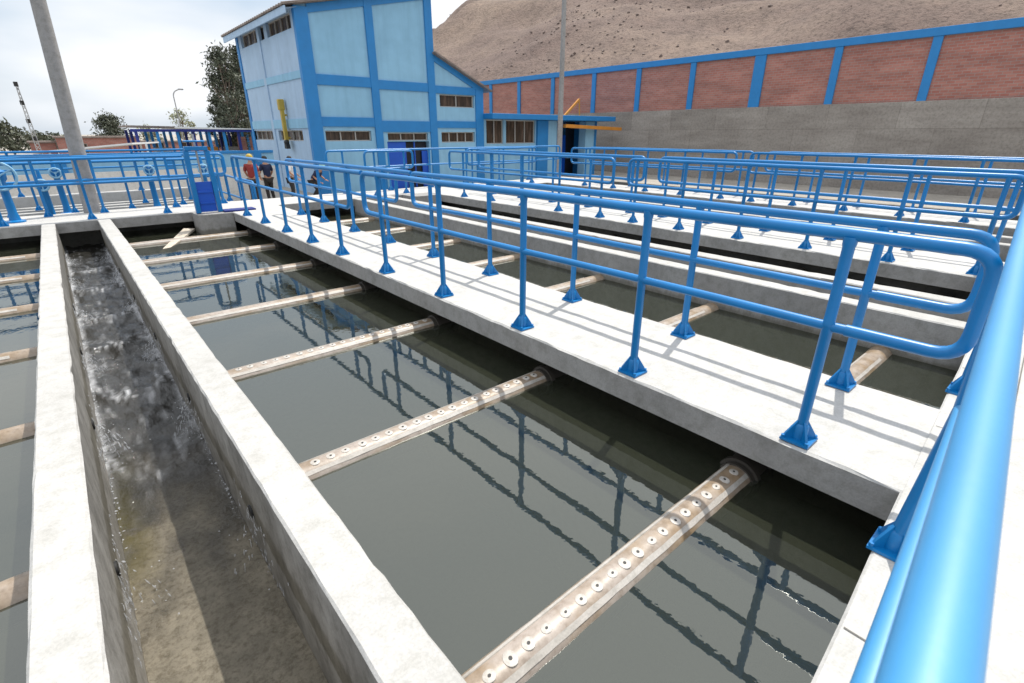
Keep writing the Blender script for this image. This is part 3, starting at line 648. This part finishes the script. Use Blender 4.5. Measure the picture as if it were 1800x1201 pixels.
b = MB(); holed_wall(b, 'x', LX, 24.03, 33.0, GZ, 6.6, wins_l, .3); part('side_wall', b, M['pale_lilac'], bl)
b = MB(); b.quad((8.98, 33, GZ), (18.6, 33, GZ), (18.6, 33, 3.9), (8.98, 33, 6.5)); b.quad((18.6, 24.06, GZ), (18.6, 33, GZ), (18.6, 33, 3.9), (18.6, 24.06, 3.9))
b.quad((15.56, 24.06, 3.9), (15.56, 33, 3.9), (15.56, 33, top(15.56)), (15.56, 24.06, top(15.56))); part('rear_wall', b, M['pale_blue'], bl)
for i, (x0, x1) in enumerate(FX):
    zt = (top(x0)-.02, top(x0)-.02, top(x1)-.02, 3.9)[i]
    b = MB(); b.box(x0 - (.0 if i else .03), x1, 23.98 if i else 23.95, 24.2, GZ, zt); part('column', b, M['blue_trim'], bl, bevel=.012)
for y0, y1 in ((29.0, 29.35), (32.7, 33.03)):
    b = MB(); b.box(8.955, 9.1, y0, y1, GZ, 6.58); part('column', b, M['blue_trim'] if y0 > 30 else M['pale_lilac'], bl, bevel=.01)
def beam(x0, x1, z0, z1, p=24.0): b = MB(); b.box(x0, x1, p, 24.15, z0, z1); part('beam', b, M['blue_trim'], bl, bevel=.01)
beam(9.5, 12.07, 2.02, 2.42); beam(12.45, 15.17, 1.80, 2.30); beam(15.58, 18.12, 2.0, 2.33)
beam(9.5, 12.07, 3.70, 4.12); beam(12.45, 15.17, 3.66, 4.05); beam(15.58, 18.12, 3.62, 3.98)
b = MB(); b.box(8.96, 9.1, 24.25, 32.7, 3.95, 4.25); part('beam', b, M['pale_blue'], bl, bevel=.01)
b = MB(); b.box(8.96, 9.1, 24.25, 32.7, 1.95, 2.35); part('beam', b, M['pale_blue'], bl, bevel=.01)
for (xa, xb) in ((9.5, 12.07), (12.45, 15.17)):
    b = MB(); b.add([(xa, 24.0, top(xa)-.34), (xb, 24.0, top(xb)-.34), (xb, 24.0, top(xb)-.02), (xa, 24.0, top(xa)-.02), (xa, 24.15, top(xa)-.34), (xb, 24.15, top(xb)-.34), (xb, 24.15, top(xb)-.02), (xa, 24.15, top(xa)-.02)],
        [(0,1,2,3),(7,6,5,4),(0,4,5,1),(1,5,6,2),(2,6,7,3),(3,7,4,0)]); part('roof_beam', b, M['blue_trim'], bl)
b = MB(); b.bar((15.58, 24.07, 5.22), (18.62, 24.07, 3.85), .16, .30, (0,0,1)); part('wing_beam', b, M['blue_trim'], bl)
for k, h in enumerate(wins_f): window(bl, 'y', fY, *h, .22, (3, 3, 4, 2)[k])
for h in wins_l: window(bl, 'x', LX, *h, .22, 4)
b = MB(); b.box(12.68, 13.72, 24.14, 24.2, GZ, 1.34); dr = part('door', b, M['blue_deep'], bl, bevel=.006)
b = MB(); b.box(13.62, 13.66, 24.10, 24.14, .1, .3); part('handle', b, M['steel'], dr)
b = MB(); b.box(14.2, 14.26, 24.16, 24.22, GZ, 1.34); b.box(14.7, 15.05, 24.25, 24.3, GZ, .9); part('door_leaf', b, M['blue_deep'], bl)
b = MB(); e0 = top(8.45)+.02; e1 = top(15.9)+.02
ws = []; n = 90
for i in range(n+1):
    y = 23.7 + 9.8*i/n; dz = .03*math.sin(i*2.1); ws += [(8.42, y, e0-.02+dz), (15.95, y, e1+dz), (15.95, y, e1+.08+dz), (8.42, y, e0+.06+dz)]
fs = []
for i in range(n):
    for k in range(4): fs.append((i*4+k, (i+1)*4+k, (i+1)*4+(k+1) % 4, i*4+(k+1) % 4))
fs += [(0,1,2,3), tuple(n*4+k for k in range(4))[::-1]]; b.add(ws, fs); rf = part('roof', b, M['roof_edge'], bl)
b = MB(); b.box(8.47, 8.53, 23.72, 33.4, e0-.30, e0-.04); part('fascia', b, M['pale_lilac'], rf)
b = MB(); b.quad((8.53, 23.75, e0-.1), (9.0, 23.75, e0-.02), (9.0, 33.4, e0-.02), (8.53, 33.4, e0-.1)); part('soffit', b, M['pale_lilac'], rf)
b = MB(); b.bar((15.5, 28.4, 5.42), (19.05, 28.4, 3.84), 9.4, .08); part('wing_roof', b, M['roof_edge'], bl)

# ------------------------------------------------------------------ gatehouse
an = thing('gatehouse', (18.7, 24, GZ), 'small flat roofed blue gatehouse with wide windows beside the tall building', 'building')
b = MB(); holed_wall(b, 'y', 24.05, 18.66, 22.7, GZ, 2.45, [(18.85, 20.1, 1.18, 2.44), (20.3, 22.6, 1.18, 2.44)], .25); part('front_wall', b, M['pale_blue'], an)
window(an, 'y', 24.05, 18.85, 20.1, 1.18, 2.44, .18, 2); window(an, 'y', 24.05, 20.3, 22.6, 1.18, 2.44, .18, 3)
b = MB(); b.box(18.9, 24.3, 24.4, 24.45, GZ, 2.4); part('interior_shade_sheet', b, M['dark'], an)
b = MB(); b.box(22.7, 23.6, 23.9, 24.2, GZ, 2.45); part('pillar', b, M['blue_trim'], an, bevel=.01)
b = MB(); b.box(23.6, 24.35, 23.9, 26.0, GZ, 2.45); part('pillar', b, M['pale_blue'], an, bevel=.01)
b = MB(); b.box(26.95, 27.8, 23.8, 24.4, GZ, 2.45); part('pillar', b, M['pale_blue'], an, bevel=.01)
b = MB(); b.box(27.8, 28.1, 23.85, 27, GZ, 2.45); part('side_wall', b, M['blue_trim'], an)
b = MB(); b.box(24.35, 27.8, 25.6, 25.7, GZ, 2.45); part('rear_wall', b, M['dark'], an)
for x in (24.5, 25.75):
    b = MB(); b.box(x, x+1.1, 25.5, 25.56, GZ, 1.6); d_ = part('door', b, M['blue_deep'], an, bevel=.006)
    b = MB()
    for k in range(6): b.box(x+.05+.19*k, x+.08+.19*k, 25.5, 25.55, 1.6, 2.4)
    part('grille', b, M['blue'], d_)
b = MB(); b.box(18.64, 29.2, 23.2, 27, 2.47, 2.75); part('roof', b, M['blue_trim'], an, bevel=.02)
b = MB(); b.bar((24.5, 23.4, 2.16), (29.9, 23.3, 2.0), .25, .2); ob = single('canopy_beam', b, M['orange'], 'orange timber beam under the flat roof of the gatehouse', 'beam', loc=(24.5, 23.4, 2.1), bevel=.01)
b = MB(); b.bar((25.3, 24.2, 2.76), (26.6, 24.2, 3.75), .12, .12); b.bar((26.6, 24.2, 3.75), (26.7, 24.2, 2.76), .06, .06); single('roof_brace', b, M['orange'], 'thin orange brace standing on the gatehouse roof', 'brace', loc=(25.3, 24.2, 2.76))

# ------------------------------------------------------------------ boundary wall
WX = 31.0
bw = thing('boundary_wall', (WX, 0, GZ), 'long boundary wall of red brick panels and blue posts on grey concrete', 'wall')
zb, zt = 3.12, 5.72
b = rough_box(WX, WX+.6, -30, 62, -2.0, zb, .8, .012, .02, 90); part('concrete_base', b, panelled(), bw)
PY = [-28.6, -24.6, -20.7, -16.7, -12.7, -8.8, -4.8, -.85, 3.1, 7.05, 11.0, 14.9, 19.0, 23.0, 26.9, 31.1, 35.1, 38.9, 43, 47, 51, 55, 59]
for k, y in enumerate(PY):
    wd = .62 if k in (11,) else .36
    b = MB(); b.box(WX+.03, WX+.40, y-wd/2, y+wd/2, zb-.05, zt); part('post', b, M['blue_trim'], bw, bevel=.012)
for y0, y1 in zip(PY, PY[1:]):
    b = MB(); b.box(WX+.12, WX+.34, y0+.18, y1-.18, zb, zt-.0); part('brick_panel', b, M['brick'], bw)
b = MB(); b.box(WX+.0, WX+.44, -30, 62, zt, zt+.34); part('coping_beam', b, M['blue_trim'], bw, bevel=.015)

# ------------------------------------------------------------------ hill
def hill_h(x, y):
    cx, cy, rad = 264, 92, 238
    d = math.hypot(x-cx, (y-cy)); s = rad - d
    base = s*.56 if s > 0 else s*.06
    nn = noise.fractal(Vector((x*.012, y*.012, 3)), 1.0, 2.0, 5)*9 + noise.fractal(Vector((x*.08, y*.08, 7)), 1.0, 2.0, 4)*1.3
    k = max(0, min(1, s/40))
    return -1.5 + base + nn*k
b = MB(); vs = []; NU, NV = 190, 190
for i in range(NU+1):
    x = 31.7 + 330*(i/NU)**1.5
    for j in range(NV+1):
        t = j/NV*2-1; y = 55 + 300*(abs(t)**1.35)*(1 if t > 0 else -1); vs.append((x, y, hill_h(x, y)))
fs = [(i*(NV+1)+j, (i+1)*(NV+1)+j, (i+1)*(NV+1)+j+1, i*(NV+1)+j+1) for i in range(NU) for j in range(NV)]
def hill_mat():
    m, t, p = mat('dry_hillside'); a = nodes_noise(t, .035, 6, .62); c = nodes_noise(t, .45, 6, .75); f = nodes_noise(t, 2.5, 4, .7)
    col = ramp(t, a.outputs[0], [(.36, (.13, .088, .074)), (.5, (.165, .118, .096)), (.64, (.23, .17, .13))]).outputs[0]
    col = mixc(t, col, ramp(t, c.outputs[0], [(.3, (.62, .6, .6)), (.5, (1, 1, 1)), (.75, (1.15, 1.12, 1.1))]).outputs[0], 1.0)
    col = mixc(t, col, ramp(t, f.outputs[0], [(.36, (.55, .53, .53)), (.5, (1, 1, 1))]).outputs[0], 1.0)
    t.links.new(col, p.inputs['Base Color']); p.inputs['Roughness'].default_value = .95; bump(t, p, mixc(t, c.outputs[0], f.outputs[0], .3, 'MIX'), .7, .9); return m
M['hill'] = hill_mat(); M['rock'] = concrete('dark_rock', (.16, .12, .11), (.28, .22, .19), .95, .3)
b.add(vs, fs); struct('hill', b, M['hill'], smooth=180)
b = MB(); rnd = random.Random(21)
for k in range(14000):
    x = 33 + 170*rnd.random()**1.7; y = rnd.uniform(-60, 190); h = hill_h(x, y)
    if h < -.5: continue
    dens = noise.noise(Vector((x*.03, y*.03, 1)))
    if rnd.random() > .18 + dens*1.6: continue
    s = rnd.uniform(.05, .19)*(1 + x/100); q = [Vector((rnd.gauss(0,1), rnd.gauss(0,1), rnd.gauss(0,1))) for _ in range(6)]
    P = [Vector(v)*s*rnd.uniform(.6, 1.1) for v in ((1,0,0),(-1,0,0),(0,1,0),(0,-1,0),(0,0,.75),(0,0,-.75))]
    rot = Matrix.Rotation(rnd.uniform(0, 6.28), 3, 'Z') @ Matrix.Rotation(rnd.uniform(0, .8), 3, 'X')
    b.add([Vector((x, y, h + s*.15)) + rot @ p for p in P], [(0,2,4),(2,1,4),(1,3,4),(3,0,4),(2,0,5),(1,2,5),(3,1,5),(0,3,5)])
tag(part('hillside_rocks', b, M['rock']), 'dark stones scattered over the dry hillside', kind='stuff')

# ------------------------------------------------------------------ poles
def tapered_pole(x, y, z0, z1, r0, r1, label, m, lean=0):
    t = thing('lamp_pole', (x, y, z0), label, 'pole')
    b = MB(); b.tube([(x + lean*(z1-z0)*k/12, y, z0+(z1-z0)*k/12) for k in range(13)], [r0+(r1-r0)*k/12 for k in range(13)], 18); part('shaft', b, m, t, smooth=60); x += lean*(z1-z0)
    b = MB(); b.tube([(x, y, z1-.4), (x-.3, y-.5, z1+.2), (x-.9, y-1.4, z1+.4)], .05, 10); ar = part('lamp_arm', b, M['steel'], t, smooth=60)
    b = MB(); b.box(x-1.3, x-.85, y-1.95, y-1.3, z1+.34, z1+.46); part('lamp_head', b, M['steel'], ar, bevel=.04)
    return t
tapered_pole(.36, 15.8, -.9, 9.5, .172, .10, 'thick grey concrete pole rising from the far deck at the left', M['pole'], .045)
tapered_pole(20.6, 20.0, -.9, 11.5, .15, .085, 'slim grey lamp pole standing in front of the gatehouse', M['pole'])
def mast(x, y, h):
    t = thing('antenna_mast', (x, y, GZ), 'thin dark radio mast with banded sections far off at the left', 'mast')
    b = MB(); n = 9
    for k in range(3):
        a = k*2.094; b.tube([(x+.22*math.cos(a), y+.22*math.sin(a), GZ), (x+.07*math.cos(a), y+.07*math.sin(a), GZ+h)], .035, 6)
    for j in range(n*2):
        z = GZ + h*j/(n*2); z2 = GZ + h*(j+1)/(n*2); r = .22-.15*j/(n*2)
        for k in range(3): a = k*2.094; c = (k+1)*2.094; b.tube([(x+r*math.cos(a), y+r*math.sin(a), z), (x+r*math.cos(c), y+r*math.sin(c), z2)], .02, 5)
    part('lattice', b, M['steel'], t)
    for j in range(0, n, 2):
        z = GZ + h*(j+1)/n; b = MB(); b.tube([(x, y, z), (x, y, z+h/n*.5)], .14, 8); part('band', b, M['black'], t)
mast(-.75, 60, 6.1)
st = thing('street_lamp', (12.0, 72, GZ), 'thin street lamp with a curved arm far off beside the pale tree', 'street lamp')
b = MB(); b.tube(rounded([(12.0, 72, GZ), (12.0, 72, 6.0), (12.7, 72, 6.3)], .5), .06, 8); part('pole', b, M['steel'], st, smooth=60)
b = MB(); b.box(12.6, 13.1, 71.9, 72.1, 6.22, 6.36); part('lamp_head', b, M['steel'], st)

# ------------------------------------------------------------------ far buildings and sheds
def brick_house(x0, x1, y0, y1, z1, label, m=None):
    t = thing('brick_building', (x0, y0, GZ), label, 'building', 'low brick buildings in the distance')
    b = MB(); holes = [(x0+1+2.4*k, x0+2+2.4*k, .1, .9) for k in range(int((x1-x0-1.5)/2.4))]
    holed_wall(b, 'y', y0, x0, x1, GZ, z1, holes, .2); b.quad((x0, y0, GZ), (x0, y1, GZ), (x0, y1, z1), (x0, y0, z1)); b.quad((x1, y0, GZ), (x1, y1, GZ), (x1, y1, z1), (x1, y0, z1)); b.quad((x0, y1, GZ), (x1, y1, GZ), (x1, y1, z1), (x0, y1, z1))
    part('wall', b, m or M['brick_x'], t)
    for h in holes: window(t, 'y', y0, *h, .15, 2)
    b = MB(); b.box(x0-.15, x1+.15, y0-.15, y1+.15, z1, z1+.14); part('roof', b, M['roof_edge'], t)
brick_house(.6, 6.3, 60, 68, 1.35, 'low red brick building behind the thick concrete pole')
brick_house(-1.2, .5, 62, 66, .95, 'lowest brick building, left of the thick concrete pole')
brick_house(6.6, 14.6, 62, 70, .9, 'long low brick building behind the open shed')
b = MB(); b.bar((-.2, 40, .75), (4.4, 38, 1.22), 4.5, .08); b.box(-.1, 0, 38.5, 38.6, GZ, .75); b.box(4.2, 4.3, 37, 37.1, GZ, 1.2); b.box(-.1, 0, 41, 41.1, GZ, .75); b.box(4.2, 4.3, 39.5, 39.6, GZ, 1.2)
single('lean_to_roof', b, M['shed_roof'], 'white sloping sheet roof behind the low blue wall', 'roof', loc=(0, 40, GZ))
sh = thing('open_shed', (4.4, 40, GZ), 'open shed with thin white roof and many blue columns', 'shed')
b = MB(); b.bar((6.4, 43, 2.08), (12.2, 43, 1.95), 5.5, .1); part('roof', b, M['shed_roof'], sh)
b = MB(); b.bar((3.9, 43, 2.15), (6.4, 43, 2.10), 5.0, .09); part('roof', b, M['roof_edge'], sh)
b = MB(); b.box(4.0, 12.2, 40.25, 40.35, 1.82, 1.98); part('roof_beam', b, M['navy'], sh)
k = 0
for y in (40.4, 43, 45.6):
    for x in (4.2, 5.3, 6.4, 7.3, 8.2, 9.1, 10.0, 10.9, 11.9):
        b = MB(); b.box(x, x+.16, y, y+.16, GZ, 1.95); part('column', b, M['blue_trim'] if k % 3 else M['navy'], sh); k += 1
for x in (10.2, 11.0):
    b = MB(); b.box(x, x+.55, 41.5, 41.6, GZ, 1.5); part('brick_panel', b, M['brick_x'], sh)
for k, x in enumerate((5.2, 8.0, 9.4)):
    b = MB(); b.box(x, x+1.1, 42, 43, GZ, GZ+1.4); b.box(x+.1, x+1.0, 42.1, 42.9, GZ+1.4, GZ+1.75)
    single('equipment_box', b, M['orange'] if k == 1 else M['pole'], ['grey equipment box under the left end of the open shed', 'rust orange equipment box under the middle of the shed', 'grey equipment box right of the orange one in the shed'][k], 'box', loc=(x, 42, GZ), bevel=.04)

# ------------------------------------------------------------------ trees
def leaf_mat(name, c0, c1, c2):
    m, t, p = mat(name); a = nodes_noise(t, 1.1, 4, .7); g_ = t.nodes.new('ShaderNodeObjectInfo')
    f = nodes_noise(t, 9, 2, .6)
    t.links.new(mixc(t, ramp(t, a.outputs[0], [(.33, c0), (.5, c1), (.68, c2)]).outputs[0], ramp(t, f.outputs[0], [(.3, (.6, .6, .6)), (.65, (1.25, 1.25, 1.2))]).outputs[0], 1.0), p.inputs['Base Color'])
    p.inputs['Roughness'].default_value = .6; return m
M['leaf'] = leaf_mat('eucalyptus_leaves', (.05, .058, .038), (.075, .085, .055), (.12, .13, .085))
M['leaf_pale'] = leaf_mat('pale_leaves', (.22, .23, .15), (.30, .31, .2), (.36, .37, .26)); M['bark'] = concrete('bark', (.16, .12, .09), (.26, .2, .16), .95, .3)
def tree(x, y, h, w, label, m, seed, leaf=.16, nclump=46, per=55, narrow=1.0, z0=GZ, group=None, low=.25):
    rnd = random.Random(seed); t = thing('tree', (x, y, z0), label, 'tree', group)
    tr = MB(); P = [Vector((x + .05*h*math.sin(k*1.3+seed)*k/6, y, z0 + h*.9*k/6)) for k in range(7)]
    tr.tube(P, [max(.02, .028*h*(1-k/6.4)) for k in range(7)], 8)
    cr = MB()
    for c in range(nclump):
        f = low + (1-low)*((c+.5)/nclump); ax = P[0].lerp(P[-1], f*1.02 if f < .98 else 1)
        env = w*.5*(math.sin(math.pi*min(1, (f-low)/(1-low)*.82+.16)))**.7
        a = rnd.uniform(0, 6.283); rr = env*math.sqrt(rnd.random())*narrow
        cpt = Vector((ax.x + rr*math.cos(a), ax.y + rr*math.sin(a), z0 + h*f + rnd.uniform(-.04, .05)*h))
        st_ = P[0].lerp(P[-1], max(.1, f-.16)); tr.tube([st_, st_.lerp(cpt, .55) + Vector((0, 0, -.02*h)), cpt], [.009*h, .006*h, .003*h], 5)
        sg = w*.5*rnd.uniform(.13, .27)
        for k in range(int(per*rnd.uniform(.6, 1.3))):
            q = cpt + Vector((rnd.gauss(0, sg), rnd.gauss(0, sg), rnd.gauss(0, sg*.75)))
            u = Vector((rnd.gauss(0,1), rnd.gauss(0,1), rnd.gauss(-.5, .8))).normalized(); v = u.cross(Vector((rnd.gauss(0,1), rnd.gauss(0,1), rnd.gauss(0,1)))).normalized()
            l = leaf*rnd.uniform(.6, 1.4); cr.add([q - u*l, q + v*l*.38, q + u*l, q - v*l*.38], [(0,1,2,3)])
    part('trunk', tr, M['bark'], t, smooth=60); part('crown', cr, m, t); return t
tree(11.35, 45.5, 8.2, 2.5, 'tall dark eucalyptus rising behind the left side of the blue building', M['leaf'], 3, .12, 64, 110, low=.2)
tree(12.7, 47, 8.4, 2.6, 'dark eucalyptus partly hidden by the blue building', M['leaf'], 8, .13, 46, 100, low=.2)
tree(10.35, 46.5, 5.2, 1.7, 'small dark tree in front of the tall eucalyptus, left of it', M['leaf'], 13, .11, 30, 90, low=.3)
tree(5.3, 70, 4.3, 3.2, 'round grey green tree rising above the low brick building', M['leaf'], 5, .13, 44, 110, low=.3)
tree(12.6, 75, 5.0, 2.6, 'pale thin tree beside the far street lamp', M['leaf_pale'], 6, .17, 22, 32, low=.4)
tree(8.1, 66, 3.2, 2.6, 'low pale bush behind the open shed', M['leaf_pale'], 9, .16, 24, 45, low=.3)
tree(-3.6, 95, 3.6, 4.0, 'far low tree at the left edge of the photo', M['leaf'], 15, .3, 24, 45, low=.2)
tree(-1.0, 110, 2.4, 3.6, 'farthest low tree left of the radio mast', M['leaf'], 16, .3, 20, 40, low=.2)
tree(1.2, 120, 2.3, 3.6, 'farthest low tree right of the radio mast', M['leaf'], 17, .3, 20, 40, low=.2)

# ------------------------------------------------------------------ yellow hoist and workers
yh = thing('hoist_arm', (8.9, 26.9, 1.1), 'yellow steel hoist arm with a black motor on the side wall of the blue building', 'hoist')
b = MB(); b.bar((8.80, 26.9, 1.1), (8.80, 26.9, 3.15), .16, .20, (0,1,0)); part('mast', b, M['yellow'], yh, bevel=.015)
b = MB(); b.box(8.66, 8.93, 26.78, 27.04, 2.75, 3.22); part('head_block', b, M['yellow'], yh, bevel=.04)
for z in (1.5, 2.5):
    b = MB(); b.box(8.8, 8.99, 26.86, 26.94, z, z+.08); part('bracket', b, M['yellow'], yh)
b = MB(); b.box(8.62, 8.8, 26.5, 26.8, 1.05, 1.25); b.lathe([(.11, 0), (.13, .12), (.06, .2)], (8.7, 26.65, 1.25), 12); part('motor', b, M['black'], yh, bevel=.015)

def skin_obj(name, pts, edges, radii, m, parent, sub=2):
    base = wloc(parent); me = bpy.data.meshes.new(name); me.from_pydata(pts, edges, []); me.materials.append(m)
    o = link(name, me, parent); md = o.modifiers.new('Skin', 'SKIN'); md.use_smooth_shade = True
    for v, r in zip(me.skin_vertices[0].data, radii): v.radius = (r, r) if not isinstance(r, tuple) else r
    me.skin_vertices[0].data[0].use_root = True
    s = o.modifiers.new('Subdivision', 'SUBSURF'); s.levels = sub; s.render_levels = sub; return o
def worker(x, y, z, rz, label, top_m, leg_m, helmet=None, hair=True, lean=0.0, knee=0.0, S=1.14, arm=(.25, .3)):
    t = thing('person', (x, y, z), label, 'person'); t.rotation_euler.z = rz; t.scale = (S, S, S)
    hip = .93 - knee; ln = lean
    def fw(h): return -math.sin(ln)*h        # forward is -y
    def upz(h): return math.cos(ln)*h
    sp = lambda h, dx=0, dy=0: (dx, fw(h)+dy, hip + upz(h))
    V = [(0, 0, hip), sp(.18), sp(.38), sp(.50), sp(.58), sp(.66, 0, -.01), sp(.76, 0, -.015),
         sp(.50, .17), sp(.28, .24, -.05), (.22, fw(.3)-arm[0], hip+upz(.22)-.12),
         sp(.50, -.17), sp(.26, -.24, -.02), (-.22, fw(.2)-arm[1], hip+upz(.12)-.12),
         (.09, 0, hip-.06), (.10, -.03-knee*1.1, .50-knee*.45), (.11, .03, .08), (.12, -.12, .03),
         (-.09, 0, hip-.06), (-.10, -.06-knee*1.1, .50-knee*.45), (-.11, .02, .08), (-.12, -.13, .03), sp(.70, 0, -.115)]
    E_ = [(0,1),(1,2),(2,3),(3,4),(4,5),(5,6),(3,7),(7,8),(8,9),(3,10),(10,11),(11,12),(0,13),(13,14),(14,15),(15,16),(0,17),(17,18),(18,19),(19,20),(5,21)]
    Rr = [.125, .12, .14, .12, .052, .082, .085, .06, .045, .032, .06, .045, .032, .09, .06, .042, .035, .09, .06, .042, .035, .018]
    skin_obj('body', V, E_, Rr, M['skin'], t)
    ti = [0,1,2,3,7,8,10,11]; mp = {k: i for i, k in enumerate(ti)}
    skin_obj('shirt', [V[k] for k in ti], [(mp[a], mp[c]) for a, c in E_ if a in mp and c in mp], [Rr[k]+.022 for k in ti], top_m, t)
    li = [0,13,14,15,17,18,19]; mp = {k: i for i, k in enumerate(li)}
    skin_obj('trousers', [V[k] for k in li], [(mp[a], mp[c]) for a, c in E_ if a in mp and c in mp], [Rr[k]+.018 for k in li], leg_m, t)
    for k in (16, 20):
        b = MB(); p = Vector(V[k]); b.box(p.x-.05, p.x+.05, p.y-.05, p.y+.2, 0, .09); sh_ = link('shoe', b.mesh('shoe', M['black'], bevel=.03), t)
    for sx, k in ((1, 9), (-1, 12)):
        p = Vector(V[k]); pts = [tuple(p), tuple(p + Vector((0, -.06, -.03)))]; ed = [(0, 1)]; rad = [.034, (.036, .018)]
        for f in range(4):
            i0 = len(pts); fx = (f-1.5)*.02; fl = (.055, .066, .062, .046)[f]
            pts += [tuple(p + Vector((fx, -.11, -.04))), tuple(p + Vector((fx*1.1, -.11-fl*.6, -.06))), tuple(p + Vector((fx*1.1, -.11-fl*.8, -.085)))]
            ed += [(1, i0), (i0, i0+1), (i0+1, i0+2)]; rad += [.0095, .0085, .0075]
        i0 = len(pts); pts += [tuple(p + Vector((-sx*.035, -.06, -.04))), tuple(p + Vector((-sx*.05, -.10, -.06)))]; ed += [(0, i0), (i0, i0+1)]; rad += [.012, .009]
        skin_obj('hand', pts, ed, rad, M['skin'], t, 1)
    hc = Vector(V[6])
    if helmet:
        b = MB(); b.lathe([(.15, -.005), (.155, .01), (.122, .02), (.118, .07), (.09, .125), (.04, .15), (.005, .155)], tuple(hc), 16); b.box(hc.x-.07, hc.x+.07, hc.y-.19, hc.y-.12, hc.z+.0, hc.z+.018); link('helmet', b.mesh('helmet', helmet, (0,0,0), 50), t)
    if hair:
        b = MB(); b.lathe([(.088, -.10), (.098, -.04), (.1, .02), (.088, .07), (.05, .105), (.005, .113)], (hc.x, hc.y+.022, hc.z), 14); link('hair', b.mesh('hair', M['hair'], (0,0,0), 60), t)
    return t
worker(5.72, 22.2, GZ, R(150), 'worker in yellow helmet and red top standing behind the far deck', M['red_cloth'], M['dark_cloth'], M['yellow'], False, .12, 0, 1.04)
worker(7.2, 22.3, GZ, R(60), 'person in white shirt with dark hair by the side wall of the blue building', M['white_cloth'], M['dark_cloth'], None, True, .1, 0, 1.0)
worker(8.2, 22.6, GZ, R(40), 'person in navy top and pale green helmet bending over, farthest right of the workers', M['navy_cloth'], M['dark_cloth'], M['green_plastic'], False, .75, .16, 1.0)
worker(6.5, 22.9, GZ, R(190), 'worker in navy clothes between the yellow helmet and the white shirt', M['navy_cloth'], M['dark_cloth'], None, True, .05, 0, 1.0)
